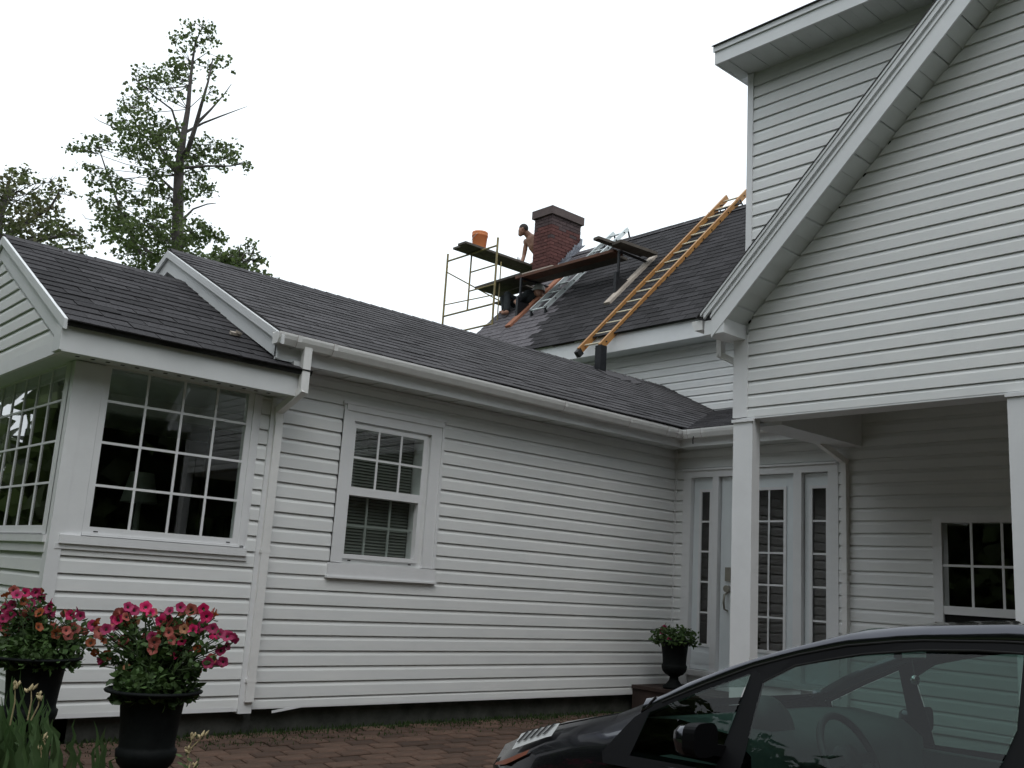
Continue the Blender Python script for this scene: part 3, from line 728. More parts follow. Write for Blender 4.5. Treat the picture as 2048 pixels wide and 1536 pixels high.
# main roof
vMn = Vector((13.18 - 10.44, 0, 6.48 - 3.735)); LM = vMn.length
def pale(u, v, rnd):
    y = 13.78 - u; edge = 11.62 + v * .23
    return y > edge + rnd.gauss(0, .06)
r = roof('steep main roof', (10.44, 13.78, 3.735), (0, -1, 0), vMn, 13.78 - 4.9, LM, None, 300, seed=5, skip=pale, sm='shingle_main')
caps(r, (13.18, 13.78, 6.487), (13.18, 4.9, 6.487), .07)
mb = MB(); mb.prism([(13.18, 13.78, 6.48), (13.18, 13.78, 6.45), (15.9, 13.78, 3.7), (15.9, 13.78, 3.73)], [(13.18, 4.9, 6.48), (13.18, 4.9, 6.45), (15.9, 4.9, 3.7), (15.9, 4.9, 3.73)]); mb.build('back_slope', M['shingle'], r)
# --- wing fascia, soffit, gutters, rake
mb = MB(); mb.box(3.44, 8.30, 6.585, 6.605, 1.548, 1.72); mb.box(8.285, 8.305, 4.96, 6.59, 1.548, 1.72); hp(mb, 'fascia', M['fascia'], 'eave fascia of the wing')
mb = MB()
x = 3.6
while x < 8.28:
    mb.box(x, x + .142, 6.605, YW, 1.556, 1.566); mb.box(x + .145, x + .28, 6.605, YW, 1.560, 1.57); x += .286
y = 4.96
while y < 6.58: mb.box(8.305, XD, y, y + .142, 1.556, 1.566); y += .145
hp(mb, 'soffit', M['soffit'], 'soffit panels under the wing eave')
mb = MB(); mb.box(3.75, 8.28, YW - .016, YW - .012, 1.535, 1.552)
hp(mb, 'soffit_channel', M['trim'])
g = gutter('gutter', (3.40, 6.585, 1.735), (8.285, 6.585, 1.705), (0, -1, 0), 'long gutter of the wing eave', (.035, .10, .62, .81, .93, .965, .985))
gutter('gutter', (8.285, 6.70, 1.705), (8.285, 4.93, 1.715), (-1, 0, 0), 'short gutter over the front door', (.17, .27))
mb = MB(); mb.box(3.40, 8.285, 6.588, 6.592, 1.733, 1.752); hp(mb, 'drip_edge', M['gutter'])
mb = MB(); mb.tube([(8.17, 6.33, 1.63), (8.16, 6.33, 1.59), (8.165, 6.33, 1.55)], .006, 6); hp(mb, 'gutter_hook', M['blacksteel'])
def rk(x0, x1, ye, ze, yr, zr, o0, o1, mbx, both=True):
    """sloped bar on a gable end from the eave (ye,ze) up to the ridge (yr,zr), offsets in z"""
    P = [(x0, ye, ze + o0), (x0, ye, ze + o1), (x0, yr, zr + o1), (x0, yr, zr + o0)]
    mbx.prism(P, [(x1, p[1], p[2]) for p in P])
    if both:
        y2 = 2 * yr - ye
        P = [(x0, y2, ze + o0), (x0, yr, zr + o0), (x0, yr, zr + o1), (x0, y2, ze + o1)]
        mbx.prism(P, [(x1, p[1], p[2]) for p in P])
mb = MB(); rk(3.44, 3.46, 6.57, 1.735, RIDGE_Y, RIDGE_Z - .03, -.180, -.050, mb); ra = hp(mb, 'rake_board', M['fascia'], 'rake board on the wing gable')
mb = MB(); rk(3.415, 3.44, 6.47, 1.69, RIDGE_Y, RIDGE_Z - .03, -.045, .022, mb); mb.build('drip_edge', M['fascia'], ra)
mb = MB(); mb.prism([(3.66, 6.7, 1.4), (3.66, RIDGE_Y, 2.68), (3.66, 11.1, 1.4)], [(3.74, 6.7, 1.4), (3.74, RIDGE_Y, 2.68), (3.74, 11.1, 1.4)]); mb.build('gable_panel', M['siding'], ra)
mb = MB(); rk(3.46, 3.66, 6.6, 1.735, RIDGE_Y, RIDGE_Z - .03, -.17, -.16, mb); mb.build('soffit', M['soffit'], ra)
# downspout at the wing corner
pipe('downspout', [(3.665, 6.52, 1.66), (3.665, 6.52, 1.335), (3.61, 6.765, 1.19), (3.62, 6.765, 1.1), (3.625, 6.765, -.93)], 'long downspout on the wing corner', bands=[((3.622, 6.77, .13), 1), ((3.624, 6.77, -.80), 1)])
pipe('downspout', [(8.24, 4.93, 1.62), (8.24, 4.93, 1.50), (8.50, 4.80, 1.33), (8.51, 4.80, 1.25), (8.51, 4.80, -.9)], 'downspout beside the front door', bands=[((8.51, 4.80, .30), 1)])
# --- bay eave
mb = MB(); mb.box(1.92, 3.585, 6.55, 6.575, 1.292, 1.487); f = hp(mb, 'fascia', M['fascia'], 'wide fascia of the sunroom bay')
mb = MB(); mb.box(1.95, 3.585, 6.575, 6.80, 1.298, 1.308); mb.box(1.95, 2.12, 6.80, 10.3, 1.298, 1.308); mb.build('soffit', M['soffit'], f)
mb = MB()
for i in range(15): mb.box(2.05 + i * .1, 2.075 + i * .1, 6.66, 6.685, 1.2955, 1.298)
mb.build('soffit_vent', M['dark'], f)
mb = MB(); mb.box(3.585, 3.66, 6.555, 6.85, 1.292, 1.56); hp(mb, 'fascia', M['fascia'], 'fascia return at the wing corner')
wBG = Wall(1, 1.95)
def yb(z): return 6.55 + (z - 1.385) / .515
mb = MB(); mb.prism([(1.95, 6.56, 1.30), (1.95, 6.56, 1.42), (1.95, 8.45, 2.42), (1.95, 10.34, 1.42), (1.95, 10.34, 1.30)], [(2.0, 6.56, 1.30), (2.0, 6.56, 1.42), (2.0, 8.45, 2.42), (2.0, 10.34, 1.42), (2.0, 10.34, 1.30)])
wall = hp(mb, 'wall', M['siding'], 'small gable of the sunroom bay')
def clipb(z, a, b): y = 6.72 + max(0, z - 1.384) * 1.98; return max(a, y), min(b, 16.9 - y)
wBG.side(wall, 6.7, 10.2, 1.384, 2.35, zlo=None, clip=clipb)
mb = MB(); mb.box(1.925, 1.95, 6.575, 10.33, 1.292, 1.385); mb.build('bottom_board', M['trim'], wall)
mb = MB(); rk(1.922, 1.95, 6.55, 1.485, 8.45, 2.463, -.165, -.05, mb); ra = hp(mb, 'rake_board', M['fascia'], 'rake board of the sunroom bay'); mb = MB(); rk(1.90, 1.922, 6.51, 1.485, 8.45, 2.485, -.055, .012, mb); mb.build('drip_edge', M['fascia'], ra)
mb = MB(); mb.box(1.905, 1.9495, 6.549, 6.70, 1.30, 1.482); mb.build('end_block', M['fascia'], ra)

# --- vent post on the wing ridge
vp = hit(1200, 745, 1, 8.72)
mb = MB(); mb.box(vp.x - .055, vp.x + .055, vp.y - .055, vp.y + .055, 2.72, vp.z + .36); o = hp(mb, 'vent_pipe', M['blacksteel'], 'black square vent post on the wing ridge')
mb = MB(); n_ = Vector((0, -.485, 1)).normalized()
for k, (dx, dy) in enumerate(((0, -.12), (.18, -.14), (.32, -.20))):
    c = Vector((vp.x + .05 + dx, vp.y + dy, RIDGE_Z - (RIDGE_Y - vp.y - dy) * .485 + .02)); mb.obox(c, (.24, 0, .03 * k), (0, .2, .11), (0, -.004, .012))
mb.build('flashing', M['shingle'], o)

# --- chimney
CX0, CX1, CY0, CY1 = 12.62, 13.44, 13.385, 13.885
mb = MB(); mb.box(CX0 + .012, CX1 - .012, CY0 + .012, CY1 - .012, 4.6, 7.215)
ch = hp(mb, 'chimney', M['mortar'], 'sooty red brick chimney at the roof end')
bl, bh, bd = .198, .0615, .0935
bmesh_ = [MB(), MB()]
for q in bmesh_: q.box(-bl / 2, bl / 2, -bd / 2, bd / 2, 0, bh)
bm_red = bmesh_[0].mesh('brick', M['brick']); bm_soot = bmesh_[1].mesh('brick', M['brick_soot'])
z = 5.55; row = 0
while z < 7.19:
    pick = lambda: bm_soot if z + random.gauss(0, .1) > 6.92 else bm_red
    def put(x, y, rot, s): inst('brick', pick(), ch, Matrix.Translation((x, y, z)) @ Matrix.Rotation(rot, 4, 'Z') @ Matrix.Diagonal((s, 1, 1, 1)))
    L = CX1 - CX0; a = 0.0 if row % 2 else .1015
    xs_ = [] ; x = CX0 if not row % 2 else CX0
    first = bl if row % 2 == 0 else .0945
    t = 0
    while t < L - .01:
        wd = first if t == 0 else bl
        if t + wd > L: wd = L - t
        put(CX0 + t + wd / 2, CY0 + bd / 2 + random.uniform(-.002, .003), 0, wd / bl); t += wd + .008
    t = bd + .008; Ly = CY1 - CY0
    first = bl if row % 2 == 1 else .0945
    f0 = True
    while t < Ly - .01:
        wd = first if f0 else bl; f0 = False
        if t + wd > Ly: wd = Ly - t
        if wd > .02: put(CX0 + bd / 2 + random.uniform(-.002, .003), CY0 + t + wd / 2, math.pi / 2, wd / bl)
        t += wd + .008
    z += bh + .0085; row += 1
mb = MB(); mb.box(CX0 - .045, CX1 + .045, CY0 - .045, CY1 + .045, 7.22, 7.385); o = mb.build('cap', M['cap'], ch)
mb = MB(); mb.lathe([(.11, 7.385), (.11, 7.43), (.155, 7.432), (.155, 7.47), (.10, 7.475), (.0, 7.478)], (CX0 + .40, CY0 + .25, 0), 20); mb.build('flue', M['flashing'], ch)
mb = MB(); rf = random.Random(5)
for i in range(30):
    t = i / 29; x = CX0 + .22 + t * .60; zz = x - 6.70
    h = rf.uniform(.09, .17) * (.7 + .5 * t)
    mb.obox((x, CY0 - .012 - rf.uniform(0, .022), zz + h * .5), (rf.uniform(.045, .075), rf.uniform(-.012, .012), .0), (0, .004, 0), (rf.uniform(-.02, .02), rf.uniform(-.02, .006), h))
for i in range(9):
    x = CX0 + .24 + i * .07; mb.obox((x, CY0 - .075, x - 6.70 + .022), (.08, 0, .08), (0, .12, rf.uniform(-.012, .012)), (-.004, 0, .006))
mb.build('flashing', M['flashing'], ch)

# ------------------------------------------------------------------ trees
def leaf_cloud(centres, per, size, rnd, flat=.6, droop=.35):
    """leaves in loose sprays round the given (centre, radius) clumps"""
    V = []; F = []
    for c, r in centres:
        n_s = max(2, int(per * (r ** 1.3)))
        for _ in range(n_s):
            while True:
                q = Vector((rnd.uniform(-1, 1), rnd.uniform(-1, 1), rnd.uniform(-1, 1)))
                if q.length < 1: break
            q = Vector((q.x, q.y, q.z * flat)) * r
            sc = c + q; a = rnd.uniform(0, 6.28); d = Vector((math.cos(a), math.sin(a), -droop * rnd.random()))
            for k in range(rnd.randint(4, 8)):
                p = sc + d * (k * size * .42) + Vector((rnd.gauss(0, 1), rnd.gauss(0, 1), rnd.gauss(0, .8))) * size * .45
                L = size * rnd.uniform(.6, 1.25); w = L * rnd.uniform(.38, .6)
                t = Vector((rnd.gauss(0, 1), rnd.gauss(0, 1), rnd.gauss(-.5, .7))).normalized(); s = t.orthogonal().normalized()
                s = (Matrix.Rotation(rnd.uniform(0, 6.28), 3, t) @ s)
                nn = t.cross(s) * (L * .12)
                i = len(V)
                V += [p, p + t * L * .45 + s * w + nn, p + t * L, p + t * L * .45 - s * w + nn]
                F += [(i, i + 1, i + 2, i + 3)]
    return V, F
def crown(name, centres, per, size, m, parent, seed, flat=.6):
    V, F = leaf_cloud(centres, per, size, random.Random(seed), flat)
    mb = MB(); mb.add(V, F); return mb.build(name, m, parent)
ZK = 600 / 1536.0
def tree(name, label, cat, D, trunk, limbs, clumps, per, size, m, seed, jitter=2.2, zoom=ZK, group=None, base_px=None):
    """trunk / limbs: lists of (zoomx, zoomy, radius_m); clumps: (zoomx, zoomy, r)"""
    rnd = random.Random(seed)
    def P(zx, zy, dd=0): return at_depth(zx * zoom, zy * zoom, D + dd)
    t0 = P(trunk[0][0], trunk[0][1]); base = Vector((t0.x, t0.y, -1.2))
    t = thing(name, label, cat, base, group)
    mb = MB(); pts = [base, base.lerp(t0, .5)] + [P(x, y) for x, y, r in trunk]; rs = [trunk[0][2] * 1.4, trunk[0][2] * 1.15] + [r for x, y, r in trunk]
    mb.tube(pts, rs, 10); mb.build('trunk', M['bark'], t)
    cs = []
    for x, y, r in clumps: cs.append((P(x, y, rnd.uniform(-jitter, jitter) * min(1, r / 60)), r * 1.28 * zoom * D / FPX))
    mb = MB()
    for lb in limbs:
        dd = 0; pp = []
        for i, (x, y, r) in enumerate(lb):
            dd += rnd.uniform(-.5, .5) if i else 0
            pp.append(P(x, y, dd))
        mb.tube(pp, [q[2] for q in lb], 6)
    spine = [p for p in pts[2:]]
    for c, r in cs:                       # twigs that carry each clump
        s = min(spine, key=lambda p: (p - c).length + max(0, p.z - c.z) * 2)
        mid = s.lerp(c, .55) + Vector((rnd.gauss(0, .12), rnd.gauss(0, .12), rnd.gauss(.05, .1)))
        mb.tube([s, mid, c], [.018 if r > .8 else .014, .012, .006], 5)
        for k in range(5):
            q = c + Vector((rnd.gauss(0, .5), rnd.gauss(0, .5), rnd.gauss(.15, .35))) * r; mb.tube([mid.lerp(c, .6), q], [.010, .004], 4)
    mb.build('branches', M['bark'], t)
    V = []; F = []
    for (c, r), (zx, zy, zr) in zip(cs, clumps):
        v_, f_ = leaf_cloud([(c, r)], per * (.36 if zy < 600 else .46 if zy < 1080 else .62), size, rnd, .85); k_ = len(V); V += v_; F += [tuple(i + k_ for i in q) for q in f_]
    mb = MB(); mb.add(V, F); mb.build('crown', m, t)
    return t
tall = [(1040,140,40),(1080,190,34),(985,130,22),(930,200,50),(1000,235,52),(960,310,60),(900,350,42),(1130,300,30),(1110,350,40),(860,385,40),(740,375,48),(790,410,42),(720,430,38),(870,450,56),(930,400,42),(1090,470,40),(680,520,56),(740,525,50),(640,545,34),(600,625,44),(660,655,58),(730,600,50),(640,765,50),(700,705,70),(780,690,70),(850,670,70),(840,760,80),(720,785,52),(860,845,72),(950,830,52),(1040,740,50),(1000,790,52),(1100,765,50),(1170,750,42),(1205,805,34),(1255,840,22),(1130,830,42),(1040,870,52),(1000,920,50),(1050,970,42),(960,990,40),(780,900,52),(800,960,44),(750,1000,40),(850,1020,50),(470,745,44),(520,720,40),(400,755,30),(445,855,32),(500,925,50),(560,900,40),(480,1015,34),(540,1060,60),(610,980,42),(640,930,24),(600,1085,52),(680,1010,34),(620,1140,52),(560,1165,62),(650,1170,82),(750,1140,84),(850,1130,84),(780,1220,92),(900,1200,84),(980,1180,62),(1050,1190,52),(1110,1210,32),(650,1240,60),(720,1300,62),(850,1270,72),(960,1270,52),(750,1360,56),(820,1340,46),(690,1390,42),(630,1395,34),(560,1370,24)]
tree('maple_tree', 'tall ragged tree with a bare dark trunk rising highest behind the low wing', 'tree', 30,
     [(905,1420,.19),(908,1250,.18),(912,1050,.165),(915,900,.145),(925,780,.12),(945,660,.09),(962,560,.075),(972,440,.055),(985,320,.04),(1000,220,.026),(1035,140,.012)],
     [[(930,800,.09),(965,760,.08),(1000,650,.065),(1030,540,.05),(1065,420,.032),(1090,300,.018)],[(945,680,.05),(1040,630,.035),(1130,595,.025),(1210,565,.014),(1265,545,.007)],[(1000,640,.06),(1080,560,.035),(1150,480,.02),(1185,430,.01)],
      [(912,900,.07),(850,800,.055),(780,700,.04),(720,640,.025),(600,660,.02),(510,620,.012),(480,600,.006)],[(925,700,.045),(880,560,.03),(800,500,.022),(720,430,.02),(670,390,.008)],[(940,860,.055),(1060,850,.035),(1180,850,.022),(1280,830,.012)],
      [(720,1300,.055),(640,1150,.048),(590,1000,.036),(540,860,.025),(500,740,.012)],[(930,1130,.045),(990,1070,.03),(1060,1045,.02),(1105,1040,.012)],[(905,1380,.07),(760,1290,.06),(650,1180,.04),(520,1130,.018),(440,1120,.012),(420,1095,.006)],[(915,1000,.05),(820,910,.032),(740,830,.016)]],
     tall, 165, .112, M['leaf'], 11)
left = [(40,930,72),(150,890,42),(70,880,32),(100,950,62),(200,960,52),(300,930,36),(320,980,30),(280,1020,40),(100,1040,82),(200,1020,52),(230,1090,62),(310,1080,22),(50,1120,82),(150,1140,82),(260,1150,52),(340,1160,52),(380,1190,42),(440,1225,36),(300,1220,52),(200,1220,72),(100,1210,72),(380,1270,42),(420,1310,30),(0,1000,82),(-80,950,110),(-90,1100,120),(-60,1230,110),(-180,1020,120),(60,1280,60)]
tree('maple_tree', 'russet tinged tree crown filling the sky at the left edge above the sunroom roof', 'tree', 24,
     [(-60,1500,.28),(-50,1300,.24),(-20,1150,.16),(20,1020,.08),(50,920,.03)], [[(-40,1260,.1),(120,1150,.07),(260,1060,.04),(310,970,.015)],[(-45,1300,.1),(180,1230,.06),(380,1200,.03),(450,1220,.012)]],
     left, 100, .105, M['leaf_brown'], 12)
small = [(1080,1350,40),(1100,1290,26),(1320,1340,24),(1230,1320,40),(1150,1330,40),(1040,1330,30),(1340,1400,18),(1130,1320,40),(1210,1290,38),(1280,1270,28),(1250,1340,46),(1310,1300,16),(1180,1345,36),(1090,1310,30),(1370,1410,24),(1385,1440,30),(1280,1380,30),(1150,1380,50),(1240,1400,50)]
tree('young_tree', 'small leafy treetop showing just above the wing ridge right of the tall tree', 'tree', 22,
     [(1200,1500,.12),(1205,1420,.08),(1220,1340,.04)], [[(1205,1420,.05),(1270,1340,.03),(1315,1245,.008)]], small, 150, .09, M['leaf'], 13, jitter=.8)

# unseen wood added to block sky light from the fronts; mirrored in window glass
rw = random.Random(21); cs = []
for i in range(96):
    a = math.radians(rw.uniform(104, 322)); d = rw.uniform(14, 22)
    x, y = math.cos(a) * d + 2, math.sin(a) * d + 2
    top = rw.uniform(6.0, 13.0)
    for k in range(6): cs.append((Vector((x + rw.gauss(0, 1.2), y + rw.gauss(0, 1.2), -1 + top * (k + .7) / 6)), rw.uniform(1.3, 2.3)))
V, F = leaf_cloud(cs, 26, .62, rw, .9)
mb = MB(); mb.add(V, F); tag(mb.build('shading_woods', M['leaf']), kind='stuff')

# ------------------------------------------------------------------ urns and flowers
def urn(name, label, x, y, z, s=1.0, group='black urns', plinth=True):
    t = thing(name, label, 'urn', (x, y, z), group)
    mb = MB(); pr = [(0.0, .0), (.125, .0), (.13, .03), (.085, .06), (.055, .10), (.05, .135), (.075, .15), (.105, .165), (.135, .20), (.146, .235), (.148, .262), (.138, .27), (.134, .285), (.140, .36), (.148, .43), (.155, .49), (.165, .52), (.21, .537), (.236, .54), (.24, .548), (.225, .556), (.17, .545), (.155, .50), (.0, .50)]
    mb.lathe([(r * s, zz * s) for r, zz in pr], (x, y, z), 36); mb.build('bowl', M['urn'], t)
    mb = MB(); mb.lathe([(.0, .515 * s), (.12 * s, .517 * s), (.156 * s, .505 * s)], (x, y, z), 20); mb.build('soil', M['soil'], t)
    if plinth:
        mb = MB(); mb.box(x - .15, x + .15, y - .15, y + .15, gz(y) - .02, z); mb.build('plinth', M['urn'], t)
    return z + .52 * s
def flower_mesh(m, name, r=.034):
    mb = MB(); n = 25; ring = []
    prof = [(.10, -.75), (.28, -.28), (.62, -.02), (1.0, .04)]
    V = []
    for j, (rr, z) in enumerate(prof):
        for k in range(n):
            a = 2 * math.pi * k / n; lob = 1 + (.085 * math.cos(5 * a) * (rr ** 1.5)); wob = .10 * rr * math.sin(10 * a + j)
            V.append((math.cos(a) * rr * r * lob, math.sin(a) * rr * r * lob, (z + wob) * r))
    F = [(i * n + k, i * n + (k + 1) % n, (i + 1) * n + (k + 1) % n, (i + 1) * n + k) for i in range(3) for k in range(n)]
    mb.add(V, F, 0, True)
    mb.add([(math.cos(2 * math.pi * k / 8) * .26 * r, math.sin(2 * math.pi * k / 8) * .26 * r, -.235 * r) for k in range(8)], [tuple(range(8))], 1)
    return mb.mesh(name, [m, M['throat']])
FM = {k: flower_mesh(M['petal_' + k], 'flower', rr * .80) for k, rr in (('hot', .036), ('mag', .034), ('old', .034), ('or', .032), ('pale', .031))}
def petunia(name, label, x, y, z, blooms, rx, hh, seed, group=None, leaves=900):
    rnd = random.Random(seed)
    t = thing(name, label, 'plant', (x, y, z), group)
    st = MB(); V = []; F = []
    def leaf(p, L):
        a = Vector((rnd.gauss(0, 1), rnd.gauss(0, 1), rnd.gauss(.2, .6))).normalized(); s = a.orthogonal().normalized(); s = Matrix.Rotation(rnd.uniform(0, 6.28), 3, a) @ s
        i = len(V); nn = a.cross(s) * L * .1
        V.extend([p, p + a * L * .35 + s * L * .28 + nn, p + a * L * .75 + s * L * .2 + nn, p + a * L, p + a * L * .75 - s * L * .2 + nn, p + a * L * .35 - s * L * .28 + nn]); F.append((i, i + 1, i + 2, i + 3, i + 4, i + 5))
    view = Vector((-x, -y, .15)).normalized()
    for (p, kind, face) in blooms:
        p = Vector(p); root = Vector((x + rnd.uniform(-.09, .09), y + rnd.uniform(-.09, .09), z - .01)); mid = root.lerp(p, .5) + Vector((0, 0, .05))
        st.tube([root, mid, p - Vector((0, 0, .02))], [.004, .0035, .0025], 5)
        for k in range(11): leaf(mid.lerp(p, rnd.uniform(-.3, .92)) + Vector((rnd.gauss(0, .018), rnd.gauss(0, .018), rnd.gauss(0, .015))), rnd.uniform(.025, .05))
        q = face.to_track_quat('Z', 'Y').to_matrix().to_4x4()
        inst('flower', FM[kind], t, Matrix.Translation(p) @ q @ Matrix.Rotation(rnd.uniform(0, 6), 4, 'Z') @ Matrix.Scale(rnd.uniform(.85, 1.15), 4))
    for _ in range(leaves):
        a = rnd.uniform(0, 6.28); rr = rx * math.sqrt(rnd.random()) * .85; h = rnd.random() ** 1.5 * hh * .62
        leaf(Vector((x + math.cos(a) * rr, y + math.sin(a) * rr, z - .02 + h * (1.1 - rr / rx * .55))), rnd.uniform(.03, .06))
    st.build('stems', M['pstem'], t)
    mb = MB(); mb.add(V, F); tag(mb.build('foliage', M['pleaf'], t), kind='stuff')
    return t
def bloom_set(px_list, depth, seed, extra=()):
    rnd = random.Random(seed); out = []
    for px, py, kind in px_list:
        p = at_depth(px, py, depth + rnd.uniform(-.10, .10)); v = -Vector(p).normalized()
        f = Vector((v.x + rnd.gauss(0, .45), v.y + rnd.gauss(0, .45), rnd.uniform(-.15, .55))).normalized()
        out.append((p, kind, f))
        if True:
            p2 = at_depth(px + rnd.gauss(0, 14), py + rnd.gauss(0, 10), depth + rnd.uniform(.02, .16)); out.append((p2, rnd.choice(['mag', 'old', 'or']), Vector((rnd.gauss(0, 1), rnd.gauss(0, 1), .5)).normalized()))
    return out
# front urn
u1 = at_depth(308, 1381, 5.0); base1 = u1.z - .545
zt = urn('urn', 'black urn standing nearest, with an open bouquet of pink petunias', u1.x, u1.y, base1)
K = .15625
B1 = [(620,215,'mag'),(700,260,'mag'),(840,215,'hot'),(900,290,'hot'),(560,300,'mag'),(480,380,'hot'),(600,340,'old'),(710,390,'pale'),(640,430,'or'),(540,440,'old'),(450,480,'mag'),(330,500,'mag'),(240,520,'old'),(300,640,'or'),(140,670,'or'),(160,440,'mag'),(350,840,'or'),(560,640,'old'),(690,690,'or'),(600,1010,'pale'),(1140,265,'mag'),(1290,220,'mag'),(1300,280,'or'),(1420,250,'old'),(1580,240,'hot'),(1620,340,'hot'),(1040,400,'hot'),(1080,455,'old'),(1180,455,'old'),(1300,455,'old'),(1330,500,'pale'),(1250,530,'pale'),(1130,540,'old'),(1440,510,'hot'),(1580,470,'mag'),(1700,490,'mag'),(1730,560,'hot'),(1800,560,'mag'),(920,600,'mag'),(1000,590,'or'),(950,670,'old'),(1100,720,'or'),(1300,655,'hot'),(1290,740,'hot'),(1390,770,'mag'),(1230,820,'hot'),(1180,640,'old'),(1680,880,'old'),(1640,930,'mag'),(1830,920,'mag'),(1520,1040,'or'),(1800,770,'mag'),(1400,400,'or'),(930,760,'old'),(1500,740,'or'),(880,660,'mag')]
petunia('petunia_plant', 'bushy petunias in hot pink, red and faded orange in the nearest urn', u1.x, u1.y, zt, bloom_set([(160 + a * K, 1180 + b_ * K, k) for a, b_, k in B1], 5.0, 31), .24, .36, 31, 'petunias in urns', 1100)
u2 = at_depth(75, 1315, 5.6); base2 = u2.z - .545
zt = urn('urn', 'black urn half hidden behind the iris leaves, under a dense mound of petunias', u2.x, u2.y, base2)
K2 = 700 / 2048
B2 = [(100,260,'mag'),(150,250,'hot'),(210,250,'mag'),(240,280,'mag'),(140,300,'or'),(180,310,'mag'),(70,320,'mag'),(30,340,'mag'),(230,365,'or'),(270,350,'old'),(300,370,'mag'),(190,370,'old'),(120,370,'mag'),(60,380,'mag'),(20,400,'mag'),(150,440,'pale'),(200,410,'or'),(250,410,'old'),(30,460,'old'),(120,500,'hot'),(180,470,'or'),(40,500,'or'),(320,440,'old'),(350,470,'old'),(390,470,'old'),(440,460,'old'),(400,500,'old'),(330,490,'or'),(410,380,'hot'),(470,385,'mag'),(540,440,'mag'),(470,470,'or'),(530,540,'or'),(600,470,'mag'),(-20,450,'mag'),(-40,380,'mag'),(-30,520,'old'),(80,450,'old'),(230,450,'or')]
petunia('petunia_plant', 'dense dark pink and brownish petunias spilling over the urn at the left edge', u2.x, u2.y, zt, bloom_set([(a * K2, 1100 + b_ * K2, k) for a, b_, k in B2], 5.6, 32), .27, .32, 32, 'petunias in urns', 1300)
zt = urn('urn', 'small black urn on the step in the corner beside the front door', 8.07, 6.42, -.915, .86, plinth=False)
u3 = Vector((8.07, 6.42, zt))
r3 = random.Random(9); bl3 = []
for _ in range(4): bl3.append((u3 + Vector((r3.gauss(0, .12), r3.gauss(0, .12), r3.uniform(.03, .14))), r3.choice(['or', 'mag']), Vector((-.6, -.7, .4))))
petunia('trailing_plant', 'dark leafy plant with a few red blooms in the urn by the door', 8.07, 6.42, zt, bl3, .27, .30, 33, None, 700)

# iris leaves in the bed at lower left
def iris_clump(name, label, blades_, D, group, seed):
    rnd = random.Random(seed)
    p0 = at_depth(blades_[0][0], 1600, D); t = thing(name, label, 'plant', (p0.x, p0.y, gz(p0.y)), group)
    for (bx_, by_, tx, ty, w) in blades_:
        dd = D + rnd.uniform(-.22, .22); a = at_depth(bx_, by_, dd); c = at_depth(tx, ty, dd + rnd.uniform(-.1, .1)); a.z = max(a.z, gz(a.y) - .02)
        sd = C_R * math.cos(rnd.uniform(-.7, .7)) + C_F * math.sin(rnd.uniform(-.7, .7)); w = w * dd / FPX / 2 * .78
        mb = MB(); n = 7; V = []
        for i in range(n):
            s = i / (n - 1); p = a.lerp(c, s) + Vector((0, 0, .03)) * math.sin(s * 3.14) + C_R * (.02 * math.sin(s * 2.2)) * rnd.uniform(-1, 1); ww = w * (1 - s ** 2.2) + .0006
            fold = C_F * (ww * .35)
            V += [p - sd * ww, p + fold, p + sd * ww]
        F = []
        for i in range(n - 1): F += [(i * 3, i * 3 + 1, i * 3 + 4, i * 3 + 3), (i * 3 + 1, i * 3 + 2, i * 3 + 5, i * 3 + 4)]
        mb.add(V, F, 0, True); mb.build('leaf', M['iris'], t)
    return t
def dry_heads(t, L, D):
    rnd = random.Random(4)
    for x, y, bx_, by_ in L:
        p = at_depth(x, y, D); q = at_depth(bx_, by_, D); mb = MB(); mb.tube([q, q.lerp(p, .6) + C_R * .008, p], [.0035, .003, .002], 5); s = mb.build('stalk', M['dry'], t)
        mb = MB()
        for k in range(6):
            d = Vector((rnd.gauss(0, .5), rnd.gauss(0, .5), 1)).normalized(); L_ = rnd.uniform(.015, .035); o = p + Vector((rnd.gauss(0, .008), rnd.gauss(0, .008), rnd.uniform(-.02, .01)))
            mb.tube([o, o + d * L_ * .5, o + d * L_], [.002, .007, .001], 5)
        mb.build('dry_blossom', M['dry'], s)
Z4 = 320 / 2048.0
def zz4(L): return [(x0 * Z4, 1300 + y0 * Z4, x1 * Z4, 1300 + y1 * Z4, w) for x0, y0, x1, y1, w in L]
ic = iris_clump('iris_clump', 'clump of sword shaped iris leaves at the lower left with dry blossoms', zz4([(100,1700,130,330,17),(300,1700,160,350,19),(330,1700,240,400,15),(420,1700,250,260,12),(250,1750,560,560,18),(450,1700,590,680,17),(700,1700,580,760,20),(780,1700,640,880,16),(60,1700,-60,420,18),(20,1700,20,600,18),(160,1750,80,520,17),(380,1700,450,560,14),(500,1750,430,900,18),(150,1700,10,760,16),(260,1750,210,820,16),(-60,1700,-120,700,18),(560,1750,520,1040,17),(50,1800,150,900,18),(350,1800,360,980,17),(640,1800,700,1100,15),(450,1800,300,1150,16)] + [(x0_, 1750, x0_ + dx_, y1_, 15) for x0_, dx_, y1_ in [(random.uniform(-120, 640), random.uniform(-90, 90), random.uniform(620, 1250)) for _ in range(46)]]), 4.3, None, 41)
dry_heads(ic, [(30, 1372, 20, 1450), (62, 1376, 55, 1440), (80, 1392, 62, 1440), (88, 1478, 82, 1500), (80, 1495, 78, 1530)], 4.15)
iris_clump('iris_clump', 'three thin iris shoots standing apart in front of the nearest urn', zz4([(900,1750,985,880,16),(830,1750,940,1080,14),(1230,1750,1195,900,15),(1240,1750,1370,990,15),(1180,1750,1230,1150,13),(1300,1750,1320,1130,13),(1020,1800,990,1180,13),(1400,1800,1440,1350,12)]), 4.45, None, 42)
t = thing('weed', 'spindly weed with two pale dry heads right of the nearest urn', 'plant', at_depth(385, 1560, 4.7))
